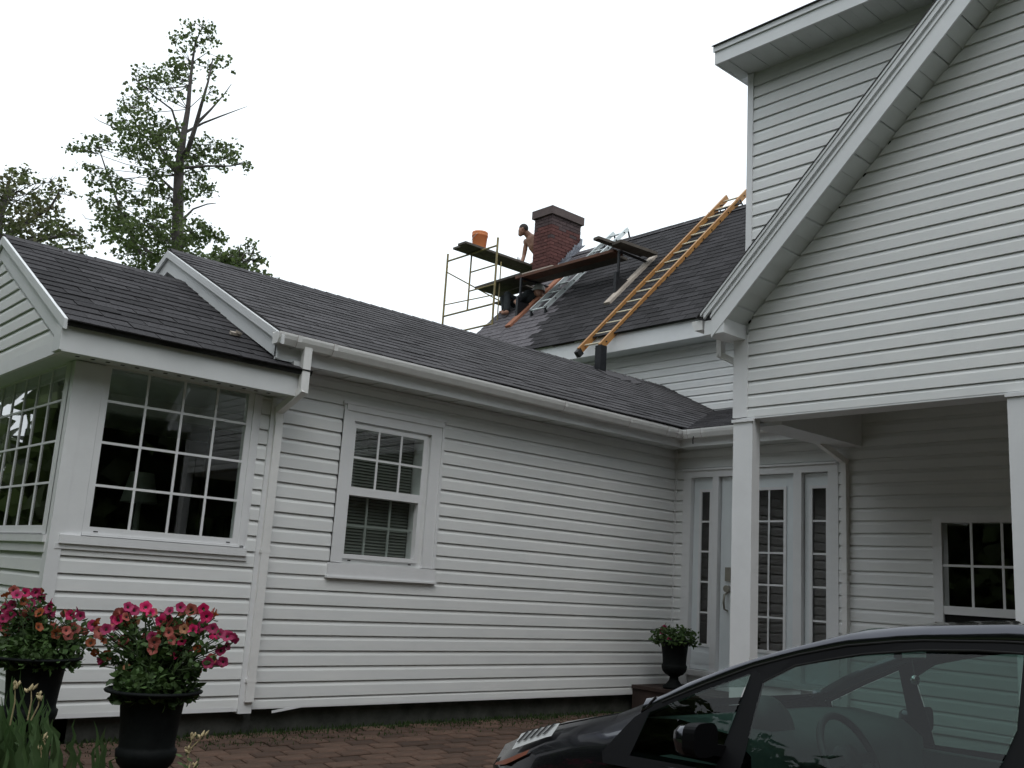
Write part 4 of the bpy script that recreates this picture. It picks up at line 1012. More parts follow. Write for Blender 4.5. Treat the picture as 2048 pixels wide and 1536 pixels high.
dry_heads(t, [(383, 1474, 374, 1500), (406, 1468, 376, 1502), (376, 1500, 366, 1560), (388, 1535, 385, 1560)], 4.7)
mb = MB(); rr_ = random.Random(8)
for k in range(14):
    p = at_depth(380 + rr_.uniform(-14, 18), rr_.uniform(1500, 1550), 4.7); d = Vector((rr_.gauss(0, 1), rr_.gauss(0, 1), .6)).normalized() * .04; s_ = d.orthogonal().normalized() * .008
    mb.add([p, p + d * .5 + s_, p + d, p + d * .5 - s_], [(0, 1, 2, 3)])
mb.build('leaves', M['pleaf'], t)

# ------------------------------------------------------------------ roofers' gear
def ladder(name, label, base, top, width_vec, n, first, pitch, rail, m_rail, m_rung, group=None, feet=True, w=.092, depth=.03):
    base, top, wv = Vector(base), Vector(top), Vector(width_vec); d = (top - base).normalized(); nrm = wv.normalized().cross(d)
    if nrm.z < 0: nrm = -nrm
    t = thing(name, label, 'ladder', base, group)
    for s in (0, 1):
        p = base + wv * s; mb = MB()
        if s == 1 or s == 0:
            mb.bar(p, top + wv * s, depth, w, up=nrm); mb.bar(p + nrm * (w / 2), top + wv * s + nrm * (w / 2), depth + .012, .008, up=nrm); mb.bar(p - nrm * (w / 2), top + wv * s - nrm * (w / 2), depth + .012, .008, up=nrm)
        r_ = mb.build('rail', m_rail, t)
        mb = MB()
        for i in range(n):
            q = base + d * (first + i * pitch) + wv * s; o = wv.normalized() * ((depth / 2 + .004) * (1 if s else -1)); mb.tube([q + o * .9, q + o * 1.6], .013, 8)
        mb.build('rung_end', M['blacksteel'], r_)
        if feet:
            mb = MB(); mb.obox(p - d * .03 - nrm * .02, wv.normalized() * .07, d * .10, nrm * .10); mb.build('foot', M['black'], t)
    for i in range(n):
        q = base + d * (first + i * pitch); mb = MB(); mb.tube([q, q + wv], .016, 8); mb.build('rung', m_rung, t)
    return t, d, nrm
nM = Vector((-.7071, 0, .7071)); dM = Vector((.7071, 0, .7071))
lb = Vector((10.268, 10.13, 3.487)) * .992 + Vector((0, 0, .015)); _dl = Vector((.698, -.028, .7157)).normalized()
yl, dy_, _n = ladder('extension_ladder', 'long orange yellow extension ladder lying up the main roof', lb, lb + _dl * 4.88, (0, -.425, 0), 16, .14, .3048, .08, M['lad_y'], M['lad_rung'])
pt = lb + _dl * 4.36
for off in (0.0,):
    mb = MB()
    for y in (.04, -.47): mb.tube([pt + Vector((0, y, 0)), pt + dM * .15 + Vector((0, y, .02)), pt + dM * .16 + Vector((.12, y, -.12))], .014, 6)
    mb.tube([pt + Vector((0, .12, .0)), pt + Vector((0, -.58, .0))], .013, 6); mb.tube([pt + dM * .2 + Vector((0, .05, .0)), pt + dM * .2 + Vector((0, -.1, 0))], .012, 6)
    for y in (-.13, -.24): mb.tube([pt + Vector((0, y, 0)), pt + Vector((.06, y, -.12))], .012, 6)
    mb.build('ridge_hook', M['blacksteel'], yl)
al = Vector((11.40, 12.43, 4.69)) + nM * .10
alad, _d, _n = ladder('roof_ladder', 'pale aluminium roof ladder passing under the plank and hooked over the ridge', al, al + dM * 2.92, (0, -.36, 0), 10, .02, .3048, .07, M['alu'], M['alu'], feet=False, w=.065, depth=.025)
mb = MB()
for s in (0, -.36):
    e = al + dM * 2.92 + Vector((0, s, 0)); mb.bar(e, e + Vector((.16, 0, -.42)), .02, .03); f = e - dM * .45; mb.bar(f, f + Vector((.36, 0, -.10)), .016, .02)
mb.build('ridge_hook', M['blacksteel'], alad)
mb = MB()
for s in (0, -.36):
    e = al + Vector((0, s, 0)); mb.bar(e, e - nM * .14 - dM * .02, .03, .025); mb.bar(e, e - dM * .06 - nM * .07, .03, .02)
mb.build('foot', M['blacksteel'], alad)
# scaffold frame
sx, yl0, yr0 = 11.40, 15.07, 13.55
sc = thing('scaffold_frame', 'yellowish tubular scaffold tower standing beyond the left end of the roof', 'scaffold', (sx, 14.3, -1.2))
def sp(name, p, q, r=.021): mb = MB(); mb.tube([p, q], r, 8); return mb.build(name, M['scaf'], sc)
sp('leg', (sx, yl0, -1.2), (sx, yl0, 6.41)); sp('leg', (sx, yr0, -1.2), (sx, yr0, 6.41)); sp('leg', (sx, 14.32, 5.10), (sx, 14.31, 6.25), .017)
sp('leg', (sx + .10, yr0 - .02, 4.2), (sx + .10, yr0 - .02, 5.95), .012)
for z in (6.255, 5.108, 4.72, 3.4): sp('crossbar', (sx, yl0, z), (sx, yr0, z), .019)
for z in (5.872, 5.49): sp('rung', (sx, 14.30, z), (sx, yr0, z), .015)
sp('brace', (sx, yl0, 6.03), (sx + 1.2, yr0 + .35, 5.2), .013); sp('brace', (sx, yl0, 5.345), (sx + 2.1, yr0 + 1.2, 6.2), .012)
for x in (sx + 2.1,):
    for y in (yl0, yr0 + .8): sp('leg', (x, y, -1.2), (x, y, 5.6))
for (y, z) in ((yl0, 6.1), (yl0, 5.4)): mb = MB(); mb.tube([(sx, y, z), (sx - .03, y - .07, z + .02), (sx - .03, y - .05, z - .06)], .008, 6); mb.build('lock', M['scaf'], sc)
def plank(name, label, p, q, w, h, m, up=(0, 0, 1), cat='plank', group='planks of the roof scaffold'):
    mb = MB(); mb.bar(p, q, w, h, up=up); o = mb.build(name, m); tag(o, label, cat, group); return o
PZ = 6.30
plank('plank', 'weathered upper plank under the orange bucket, on the side away from the chimney', (11.06, 14.36, PZ), (13.30, 14.36, PZ), .235, .042, M['plank'])
plank('plank', 'weathered upper plank running alongside the chimney, next to the bucket plank', (10.98, 14.11, PZ + .002), (13.35, 14.11, PZ + .002), .235, .042, M['plank'])
plank('plank', 'long plank in front of the chimney, front board with a reddish edge', (11.55, 13.02, 5.522), (11.55, 10.60, 5.522), .24, .05, M['plank_red'])
plank('plank', 'long plank in front of the chimney, board nearer the roof', (11.80, 13.12, 5.525), (11.80, 10.72, 5.525), .23, .045, M['plank'])
plank('plank', 'front board of the lower deck hanging out over the left roof edge', (11.56, 14.19, 5.548), (11.56, 12.9, 5.574), .24, .045, M['plank'])
plank('plank', 'middle board of the lower deck hanging out over the left roof edge', (11.81, 14.20, 5.55), (11.81, 13.15, 5.576), .235, .045, M['plank'])
plank('plank', 'back board of the lower deck, tight against the roof slope', (12.07, 14.22, 5.55), (12.07, 13.3, 5.575), .235, .045, M['plank'])
plank('plank', 'short board laid crosswise at the right end of the long plank', (11.02, 10.62, 5.62), (12.05, 10.50, 5.60), .13, .045, M['plank'])
plank('plank', 'wide dark board laid crosswise beside the right roof bracket', (11.30, 10.42, 5.585), (12.12, 10.33, 5.575), .22, .05, M['plank'])
plank('plank', 'footboard behind the chimney under the standing roofer', (12.3, 14.34, 5.52), (14.2, 14.34, 5.52), .5, .04, M['plank'])
plank('rail_board', 'reddish board lying up the roof under the left black bracket', (11.16, 12.83, 4.50), (12.45, 12.83, 5.79), .14, .045, M['lumber_red'], up=(-.7, 0, .7), cat='board', group='boards under the roof brackets')
plank('rail_board', 'pale board lying up the roof under the right black bracket, beside the yellow ladder', (11.18, 10.46, 4.52), (12.28, 10.44, 5.62), .13, .045, M['lumber'], up=(-.7, 0, .7), cat='board', group='boards under the roof brackets')
plank('lumber', 'two by four lying on the long plank, outer one', (11.50, 13.0, 5.57), (11.50, 12.1, 5.57), .05, .04, M['lumber'], cat='lumber', group='lumber lying on the long plank')
plank('lumber', 'two by four lying on the long plank, inner one', (11.62, 13.05, 5.572), (11.62, 12.15, 5.572), .05, .04, M['lumber'], cat='lumber', group='lumber lying on the long plank')
def bracket(label, y):
    t = thing('roof_bracket', label, 'bracket', (11.42, y, 4.72), 'black roof brackets')
    mb = MB(); mb.bar((11.42, y, 4.74), (11.42, y, 5.12), .055, .07, up=(1, 0, 0)); mb.build('sleeve', M['blacksteel'], t)
    mb = MB(); mb.bar((11.44, y - .02, 5.05), (11.44, y - .02, 5.49), .035, .035, up=(1, 0, 0)); mb.build('post', M['blacksteel'], t)
    mb = MB(); mb.prism([(11.40, y - .03, 4.73), (11.75, y - .03, 5.05), (11.44, y - .03, 5.02)], [(11.40, y + .03, 4.73), (11.75, y + .03, 5.05), (11.44, y + .03, 5.02)]); mb.build('foot_plate', M['blacksteel'], t)
    mb = MB(); mb.bar((11.44, y - .02, 5.485), (12.15, y - .02, 5.485), .04, .03); mb.build('arm', M['blacksteel'], t)
    mb = MB(); mb.bar((12.12, y - .02, 5.48), (12.25, y - .02, 5.56), .03, .03); mb.build('heel', M['blacksteel'], t)
bracket('black roof bracket standing on the reddish board at left', 12.88)
bracket('black roof bracket standing on the pale board at right', 10.50)
# bucket
bp = Vector((11.50, 14.22, PZ + .024))
t = thing('bucket', 'orange plastic bucket on the upper scaffold planks', 'bucket', bp)
mb = MB(); mb.lathe([(0, 0), (.125, 0), (.13, .01), (.150, .27), (.158, .275), (.16, .31), (.152, .325), (.156, .33), (.156, .365), (.148, .366), (.14, .30), (.12, .02), (0, .015)], bp, 28); mb.build('pail', M['bucket'], t)
mb = MB(); mb.tube([bp + Vector((math.cos(a) * .165, math.sin(a) * .165 , .30 - .14 * math.sin(a - .6) if 0.6 < a < 3.74 else .30)) for a in [0.6 + i * 3.14 / 12 for i in range(13)]], .004, 5); mb.build('handle', M['alu'], t)
# little things on the planks
b0 = Vector((12.62, 14.33, PZ + .024)); t = thing('bottle', 'pale plastic bottle standing on the upper plank beside the roofer', 'bottle', b0)
mb = MB(); mb.lathe([(0, 0), (.036, 0), (.038, .01), (.038, .13), (.014, .165), (.013, .18)], b0, 14); mb.build('body', M['bottle'], t)
mb = MB(); mb.lathe([(.015, .18), (.015, .2), (0, .2)], b0, 12); mb.build('cap', M['trim'], t)
tr_ = hit(1117, 535, 0, 11.6); t = thing('metal_fitting', 'small pale metal fitting at the end of the lumber in front of the chimney', 'fitting', tr_)
mb = MB(); mb.tube([tr_ + Vector((0, .05, .02)), tr_ + Vector((0, .0, .06)), tr_ + Vector((0, -.05, .02)), tr_ + Vector((0, 0, -.02)), tr_ + Vector((0, .05, .02))], .012, 6); mb.build('loop', M['alu'], t)
mb = MB(); mb.tube([tr_ + Vector((0, .05, -.05)), tr_ + Vector((0, -.03, .0))], .012, 6); mb.build('pin', M['blacksteel'], t)
c0 = hit(1037, 549, 2, PZ + .03); t = thing('hand_tool', 'small pale hand tool lying on the upper plank by the roofer\'s hand', 'tool', c0)
mb = MB(); mb.prism([c0 + Vector((0, 0, 0)), c0 + Vector((.14, .05, 0)), c0 + Vector((.14, -.05, 0))], [c0 + Vector((0, 0, .006)), c0 + Vector((.14, .05, .006)), c0 + Vector((.14, -.05, .006))]); mb.build('blade', M['alu'], t)
mb = MB(); mb.tube([c0 + Vector((.14, 0, .01)), c0 + Vector((.17, 0, .04)), c0 + Vector((.28, 0, .045))], .013, 8); mb.build('handle', M['lumber_red'], t)
sc0 = hit(467, 697, 1, 7.0); t_ = (sc0.y - 6.5) / 1.95
q = Vector((sc0.x, 7.0, 1.485 + .5154 * .5 + .03)); mb = MB(); mb.obox(q, (.08, 0, .0), (0, .03, .016), (0, -.008, .02)); mb.obox(q + Vector((.02, -.02, .01)), (.03, .02, 0), (-.02, .03, .016), (0, -.006, .016)); tag(mb.build('wood_scrap', M['lumber']), 'pale scrap of wood lying on the sunroom roof under the rake board', 'scrap')

# ------------------------------------------------------------------ people
def skin_body(name, m, parent, verts, edges, root=0, sub=2):
    me = bpy.data.meshes.new(name); me.from_pydata([v[0] for v in verts], edges, []); me.materials.append(m)
    o = bpy.data.objects.new(name, me); link(o, parent)
    sk = o.modifiers.new('skin', 'SKIN'); sk.use_smooth_shade = True
    if not me.skin_vertices: me.attributes.new('x', 'FLOAT', 'POINT')
    return o, me
def body_mesh(name, chains, m, parent):
    """one continuous body: every chain is a tapered tube of spheres merged through a remesh"""
    mb = MB()
    for pts in chains:
        P = [Vector(p[:3]) for p in pts]; R_ = [p[3] for p in pts]
        mb.tube(P, R_, 12)
        for p, r in zip(P, R_):
            pr = [(r * math.sin(math.pi * k / 7), -r * math.cos(math.pi * k / 7)) for k in range(8)]; mb.lathe(pr, p, 12)
    o = mb.build(name, m, parent)
    rm = o.modifiers.new('remesh', 'REMESH'); rm.mode = 'VOXEL'; rm.voxel_size = .014; rm.use_smooth_shade = True
    sm = o.modifiers.new('smooth', 'SMOOTH'); sm.iterations = 5; sm.factor = .5
    return o
def hand(c, d, n, curl=.5):
    c, d, n = Vector(c), Vector(d).normalized(), Vector(n).normalized(); s = d.cross(n).normalized(); n = s.cross(d); ch = [[(*c, .030), (*(c + d * .05), .036), (*(c + d * .085), .034)]]
    for i, L in enumerate((.065, .078, .073, .056)):
        o = c + d * .085 + s * (.027 - i * .018); a = o + d * L * .45; b2 = a + (d * (1 - curl) - n * curl).normalized() * L * .35; e = b2 + (d * (1 - 1.6 * curl) - n * 1.5 * curl).normalized() * L * .28
        ch.append([(*o, .0105), (*a, .0100), (*b2, .0092), (*e, .0080)])
    o = c + d * .025 + s * .03; ch.append([(*o, .014), (*(o + s * .03 + d * .025), .012), (*(o + s * .035 + d * .058 - n * .015), .010)])
    return ch
# standing roofer, shirtless, bending over the upper planks
w1 = thing('person', 'shirtless roofer with short dark hair leaning over the planks behind the chimney', 'person', (13.2, 14.3, 5.54))
H = Vector((12.70, 14.315, 7.135)); fd = Vector((-.55, .55, -.62)).normalized()
neck = Vector((12.83, 14.26, 7.02)); chest = Vector((12.95, 14.19, 6.84)); waist = Vector((13.14, 14.06, 6.56)); hip = Vector((13.20, 14.06, 6.42))
shL = Vector((12.87, 14.38, 6.93)); shR = Vector((13.05, 13.98, 6.95))
elL = Vector((12.86, 14.42, 6.63)); haL = Vector((12.74, 14.345, 6.41)); elR = Vector((13.05, 13.99, 6.60)); haR = Vector((12.86, 14.10, 6.42))
up = Vector((.15, -.1, 1)).normalized()
chains = [[(*hip, .145), (*waist, .135), (*chest, .155), (*(chest.lerp(neck, .6)), .12), (*neck, .078), (*(neck.lerp(H, .6)), .066)],
          [(*(H + up * .02), .092), (*(H - up * .03 + fd * .02), .082), (*(H - up * .075 + fd * .045), .052)], [(*(H - up * .02 + fd * .088), .018), (*(H - up * .045 + fd * .098), .016)],
          [(*chest, .12), (*shL, .072), (*(shL.lerp(elL, .5)), .052), (*elL, .043), (*(elL.lerp(haL, .4)), .044), (*haL, .028)],
          [(*chest, .12), (*shR, .072), (*(shR.lerp(elR, .5)), .052), (*elR, .043), (*(elR.lerp(haR, .4)), .044), (*haR, .028)]]
for sgn in (-1, 1):
    e = H + fd.cross(up).normalized() * (.088 * sgn); chains.append([(*e, .02), (*(e - up * .03), .015)])
    k0 = hip + Vector((.03, .10 * sgn, -.05)); kn = k0 + Vector((-.12, .02, -.40)); an = kn + Vector((.10, .0, -.36))
    chains.append([(*k0, .10), (*kn, .062), (*(kn.lerp(an, .35)), .06), (*an, .042), (*(an + Vector((-.14, .02, -.03))), .035)])
chains += hand(haL, (haL - elL), (0, 0, 1), .55) + hand(haR, (haR - elR), (0, 0, 1), .55)
body_mesh('body', chains, M['skin'], w1)
mb = MB(); mb.lathe([(.0, .098), (.04, .093), (.075, .068), (.094, .03), (.097, -.005), (.094, -.03)], (0, 0, 0), 20)
rot = Vector((.30, -.22, 1)).normalized().to_track_quat('Z', 'Y').to_matrix().to_4x4()
mb.build('hair', M['hair'], w1, Matrix.Translation(H + Vector((.006, -.006, .012)) + up * .012) @ rot)
ch = []
for sgn in (-1, 1):
    k0 = hip + Vector((.03, .10 * sgn, -.05)); kn = k0 + Vector((-.12, .02, -.40)); an = kn + Vector((.10, .0, -.36)); ch.append([(*hip, .15), (*k0, .115), (*kn, .082), (*(kn.lerp(an, .4)), .078), (*(kn.lerp(an, .92)), .07)])
ch.append([(*hip, .155), (*(hip.lerp(waist, .45)), .148)])
body_mesh('trousers', ch, M['jeans'], w1)
mb = MB(); mb.tube([haL + Vector((-.02, .0, -.06)), haL + Vector((-.02, .02, .06)), haL + Vector((-.03, .03, .12))], [.014, .012, .010], 8); tag(mb.build('hand_tool', M['lumber']), 'pale handled tool held upright by the standing roofer', 'tool')
# crouching roofer under the long plank
w2 = thing('person', 'crouching roofer in dark clothes and a pale cap, half hidden under the long plank', 'person', (12.0, 13.2, 5.2))
H = Vector((11.86, 12.83, 5.32)); hp2 = Vector((11.90, 13.32, 5.16)); ch2 = Vector((11.86, 13.02, 5.24)); fd = Vector((-.3, -.9, -.1)).normalized(); up = Vector((0, -.1, 1)).normalized()
kL = Vector((11.62, 13.42, 5.30)); fL = Vector((11.52, 13.30, 4.92)); kR = Vector((11.70, 13.62, 5.28)); fR = Vector((11.60, 13.45, 4.98))
shA = Vector((11.74, 13.00, 5.28)); eA = Vector((11.60, 13.16, 5.12)); hA = Vector((11.56, 13.0, 4.98)); shB = Vector((12.0, 12.94, 5.34)); eB = Vector((11.92, 12.72, 5.22)); hB = Vector((11.8, 12.62, 5.16))
chains = [[(*hp2, .14), (*ch2, .14), (*(ch2.lerp(H, .6)), .06)], [(*(H + up * .02), .09), (*(H - up * .05 + fd * .04), .062)], [(*(H - up * .01 + fd * .09), .018), (*(H - up * .03 + fd * .095), .015)],
          [(*ch2, .11), (*shA, .066), (*eA, .042), (*hA, .028)], [(*ch2, .11), (*shB, .066), (*eB, .042), (*hB, .028)], [(*hp2, .12), (*kL, .068), (*fL, .045), (*(fL + Vector((-.1, 0, -.03))), .035)], [(*hp2, .12), (*kR, .068), (*fR, .045), (*(fR + Vector((-.1, 0, -.03))), .035)]]
chains += hand(hA, hA - eA, (0, 0, 1), .5) + hand(hB, hB - eB, (0, 0, 1), .5)
body_mesh('body', chains, M['skin'], w2)
body_mesh('shirt', [[(*(hp2.lerp(ch2, .1)), .152), (*ch2, .152), (*(ch2.lerp(H, .3)), .10)], [(*ch2, .12), (*shA, .08), (*(shA.lerp(eA, .7)), .058)], [(*ch2, .12), (*shB, .08), (*(shB.lerp(eB, .7)), .058)]], M['cloth_dark'], w2)
body_mesh('trousers', [[(*hp2, .15), (*(hp2.lerp(kL, .4)), .10), (*kL, .08), (*(kL.lerp(fL, .85)), .062)], [(*hp2, .15), (*(hp2.lerp(kR, .4)), .10), (*kR, .08), (*(kR.lerp(fR, .85)), .062)]], M['cloth_dark'], w2)
mb = MB(); mb.lathe([(0, .125), (.06, .117), (.10, .075), (.118, .01), (.12, -.015)], (0, 0, 0), 20); mb.add([(-.07, .06, -.006), (.07, .06, -.006), (.05, .17, -.03), (-.05, .17, -.03)], [(0, 1, 2, 3)])
mb.build('cap', M['cloth_grey'], w2, Matrix.Translation(H + up * .03) @ Matrix.Rotation(math.radians(160), 4, 'Z'))

# ------------------------------------------------------------------ car
CXC, CYF, CZ = 4.30, 4.15, -1.48
car = thing('car', 'black compact car parked at lower right, front pointing at the wing', 'car', (CXC, 2.0, CZ))
def cw(u, v, w): return (CXC - v, CYF - u, CZ + w)
ST = [  # u, half section (v, w) from sill to centre line
    (0.00, [(.50, .24), (.56, .40), (.56, .54), (.50, .61), (.25, .645), (0, .655)]),
    (0.14, [(.66, .22), (.72, .42), (.72, .56), (.64, .66), (.35, .715), (0, .73)]),
    (0.34, [(.78, .20), (.815, .44), (.81, .60), (.70, .735), (.40, .79), (0, .81)]),
    (0.58, [(.81, .20), (.845, .46), (.845, .68), (.715, .812), (.42, .85), (0, .865)]),
    (0.83, [(.82, .20), (.85, .47), (.85, .725), (.715, .885), (.44, .90), (0, .905)]),
    (0.98, [(.82, .20), (.85, .47), (.85, .742), (.715, .925), (.46, .93), (0, .935)]),
    (1.18, [(.82, .20), (.855, .47), (.852, .758), (.722, 1.008), (.56, .975), (0, .97)])]
mb = MB(); V = []
for u, h in ST:
    V += [cw(u, v, w) for v, w in h] + [cw(u, -v, w) for v, w in h[-2::-1]]
n = 11
F = [(i * n + k, i * n + k + 1, (i + 1) * n + k + 1, (i + 1) * n + k) for i in range(len(ST) - 1) for k in range(n - 1)]
mb.add(V, F, 0, True); mb.add(V[:n], [tuple(range(n))[::-1]])
# cabin flanks and tail
SB = [(1.18, .758, .80), (1.6, .765, .815), (2.2, .775, .83), (2.9, .785, .85), (3.5, .80, .875), (3.95, .82, .90), (4.3, .80, .88), (4.47, .72, .76)]
for s in (1, -1):
    V = []
    for u, cr, be in SB:
        k = 1 if u < 4 else (.97 if u < 4.4 else .86)
        V += [cw(u, .82 * k * s, .20 if u < 4.2 else .28), cw(u, .858 * k * s, .47), cw(u, .853 * k * s, cr), cw(u, (.853 - (be - cr) * .35) * k * s, be)]
    F = [(i * 4 + k, (i + 1) * 4 + k, (i + 1) * 4 + k + 1, i * 4 + k + 1) for i in range(len(SB) - 1) for k in range(3)]
    if s < 0: F = [f[::-1] for f in F]
    mb.add(V, F, 0, True)
mb.add([cw(3.82, .80, .90), cw(3.82, -.80, .90), cw(4.3, -.78, .885), cw(4.3, .78, .885), cw(4.47, .7, .77), cw(4.47, -.7, .77), cw(4.47, .7, .3), cw(4.47, -.7, .3)], [(0, 1, 2, 3), (3, 2, 5, 4), (4, 5, 7, 6)])
mb.add([cw(.4, .82, .2), cw(.4, -.82, .2), cw(4.4, -.82, .2), cw(4.4, .82, .2)], [(0, 1, 2, 3)])
body = mb.build('body', M['carpaint'], car)
# greenhouse rails, from measured curves of the near side: (Y, Z, X)
UP = np.array([(2.966, -.465, 3.58), (2.798, -.374, 3.62), (2.607, -.287, 3.66), (2.381, -.198, 3.71), (2.125, -.117, 3.75), (2.059, -.096, 3.775), (1.865, -.062, 3.80), (1.45, -.028, 3.80), (1.10, -.045, 3.80), (.85, -.11, 3.77), (.55, -.27, 3.70), (.28, -.46, 3.62)])
LO = np.array([(3.02, -.535, 3.535), (2.944, -.488, 3.56), (2.72, -.375, 3.62), (2.499, -.275, 3.675), (2.30, -.208, 3.708), (2.10, -.155, 3.735), (1.849, -.114, 3.762), (1.445, -.088, 3.778), (1.10, -.10, 3.772), (.85, -.16, 3.745), (.58, -.32, 3.66), (.30, -.52, 3.58)])
def curve(A, Y): a = A[::-1]; return np.interp(Y, a[:, 0], a[:, 1]), np.interp(Y, a[:, 0], a[:, 2])
YS = np.concatenate([np.linspace(3.0, 2.0, 21), np.linspace(1.9, .3, 17)])
def mir(p, s): return p if s > 0 else (2 * CXC - p[0], p[1], p[2])
for s in (1, -1):
    mb = MB(); V = []
    for Y in YS:
        zu, xu = curve(UP, Y); zl, xl = curve(LO, Y)
        V += [mir((xl, Y, zl), s), mir(((xl * .5 + xu * .5) - .001, Y, (zl * .5 + zu * .5) + .003), s), mir((xu, Y, zu), s), mir((xu + .055, Y, zu + .006), s), mir((xu + .06, Y, zu - .05), s), mir((xl + .05, Y, zl - .02), s)]
    n = 6; F = [(i * n + k, i * n + (k + 1) % n, (i + 1) * n + (k + 1) % n, (i + 1) * n + k) for i in range(len(YS) - 1) for k in range(n)]
    if s > 0: F = [f[::-1] for f in F]
    mb.add(V, F, 0, True); mb.build('roof_rail', M['carpaint'], car)
# roof, windscreen and rear glass between the rails
def span(ys, crown_, name, m, inset=.05):
    mb = MB(); V = []; nn = 9
    for Y in ys:
        zu, xu = curve(UP, Y); xu += inset
        for k in range(nn):
            t = k / (nn - 1); V.append((xu + (2 * CXC - 2 * xu) * t, Y + (crown_[1] * (1 - (2 * t - 1) ** 2)), zu + .004 + crown_[0] * (1 - (2 * t - 1) ** 2)))
    F = [(i * nn + k, i * nn + k + 1, (i + 1) * nn + k + 1, (i + 1) * nn + k) for i in range(len(ys) - 1) for k in range(nn - 1)]
    mb.add(V, F, 0, True); return mb.build(name, m, car)
span(np.linspace(2.1, .95, 12), (.022, 0), 'roof', M['carpaint'])
ws = span(np.linspace(2.98, 2.1, 10), (.02, .10), 'windscreen', M['carglass'])
span(np.linspace(.95, .30, 8), (.02, -.1), 'rear_window', M['carglass'])
def sideplane(Y, Z, off=0.0): return (3.826 + .5435 * Z + off, Y, Z)
GL = {'quarter_window': [(2.972, -.70), (2.944, -.515), (2.72, -.405), (2.499, -.305), (2.525, -.63), (2.53, -.695)],
      'window': [(2.415, -.69), (2.412, -.60), (2.425, -.335), (2.304, -.259), (2.16, -.220), (2.029, -.188), (1.802, -.153), (1.589, -.136), (1.437, -.132), (1.417, -.375), (1.45, -.50), (1.475, -.67)]}
GR = [(1.37, -.67), (1.345, -.40), (1.36, -.135), (1.10, -.145), (.92, -.19), (.72, -.33), (.66, -.62)]
for s in (1, -1):
    for nm, poly in list(GL.items()) + [('window', GR)]:
        mb = MB(); bm = bmesh.new(); bm.faces.new([bm.verts.new(sideplane(y, z, .004)) for y, z in poly]); bmesh.ops.triangulate(bm, faces=bm.faces[:])
        for _ in range(3): bmesh.ops.subdivide_edges(bm, edges=bm.edges[:], cuts=1, use_grid_fill=True); bmesh.ops.triangulate(bm, faces=bm.faces[:])
        for v_ in bm.verts:                                  # the glass bulges outwards
            t_ = (v_.co.z + .41) / .29; v_.co.x -= .020 * max(0, 1 - t_ * t_)
        idx = {v_: i_ for i_, v_ in enumerate(bm.verts)}
        mb.add([mir(v_.co, s) for v_ in bm.verts], [[idx[v_] for v_ in f_.verts] for f_ in bm.faces], 0, True); bm.free(); mb.build(nm, M['carglass'], car)
    # black surrounds: strip between the glass and the rail, division bars, B pillar, sail panel
    mb = MB()
    def quad(pts, off=-.004): mb.add([mir(sideplane(y, z, off), s) for y, z in pts], [tuple(range(len(pts)))])
    top = GL['quarter_window'][1:4]; g2 = GL['window'][2:9]; g3 = GR[2:6]
    for seq in (top + [(2.46, -.30)] + g2 + g3,):
        for a, b2 in zip(seq[:-1], seq[1:]):
            za, xa = curve(LO, a[0]); zb, xb = curve(LO, b2[0])
            A, B = sideplane(*a, -.003), sideplane(*b2, -.003)
            mb.add([mir(A, s), mir(B, s), mir((xb - .002, b2[0], zb + .004), s), mir((xa - .002, a[0], za + .004), s)], [(0, 1, 2, 3)])
    quad([(2.53, -.72), (2.525, -.63), (2.499, -.285), (2.425, -.315), (2.412, -.60), (2.415, -.72)])
    quad([(1.437, -.115), (1.36, -.12), (1.345, -.40), (1.37, -.70), (1.475, -.70), (1.45, -.50), (1.417, -.375)])
    quad([(.92, -.16), (.50, -.40), (.35, -.62), (.66, -.62), (.72, -.33)])
    quad([(3.02, -.545), (2.944, -.49), (2.944, -.515), (2.972, -.70), (3.02, -.70)])
    quad([(3.13, -.705), (3.06, -.60), (3.02, -.545), (3.02, -.705)])
    quad([(3.13, -.70), (.35, -.62), (.35, -.66), (3.10, -.745)], -.006)
    mb.build('window_trim', M['trim_black'], car)
    # mirror
    m0 = Vector(hit(1392, 1479, 0, 3.36)); m0.x = m0.x if s > 0 else 2 * CXC - m0.x; mt = MB()
    mt.lathe([(.0, -.062), (.035, -.060), (.056, -.045), (.064, 0), (.060, .03), (.04, .050), (0, .054)], (0, 0, 0), 20)
    mo = mt.build('mirror', M['carpaint'], car, Matrix.Translation(m0 + Vector((0, .035, -.004))) @ Matrix.Diagonal((1.1, .95, 1.0, 1)))
    mt = MB(); mt.bar(m0 + Vector((.16 * s, -.01, -.05)), m0 + Vector((.02 * s, .0, -.03)), .07, .045); mt.build('mirror_arm', M['trim_black'], mo)
    mt = MB(); V = [(math.copysign(abs(math.cos(a)) ** .6, math.cos(a)) * .078, math.copysign(abs(math.sin(a)) ** .6, math.sin(a)) * .066) for a in [k * 2 * math.pi / 24 for k in range(24)]]
    mt.add([m0 + Vector((x, -.05, z + .004)) for x, z in V] + [m0 + Vector((x * .96, .012, z * .96)) for x, z in V], [tuple(range(24))] + [(k, (k + 1) % 24, 24 + (k + 1) % 24, 24 + k) for k in range(24)]); mt.build('mirror_housing', M['trim_black'], mo)
    # lamp
    def fs(u, t):
        us = [q[0] for q in ST]; f = lambda i, j: np.interp(u, us, [q[1][i][j] for q in ST]); return (f(2, 0) * (1 - t) + f(3, 0) * t) * s, f(2, 1) * (1 - t) + f(3, 1) * t
    mt = MB(); V = []
    for u in np.linspace(.33, .62, 9):
        for t in np.linspace(.45 + .45 * (u - .33), 1.0, 5):
            v, w_ = fs(u, t); V.append((Vector(cw(u, v, w_)) + Vector((-.010 * s, .004, .012))))
    mt.add(V, [(i * 5 + k, i * 5 + k + 1, (i + 1) * 5 + k + 1, (i + 1) * 5 + k) for i in range(8) for k in range(4)], 0, True); hl = mt.build('headlamp', M['lamp_clear'], car)
    mt = MB()
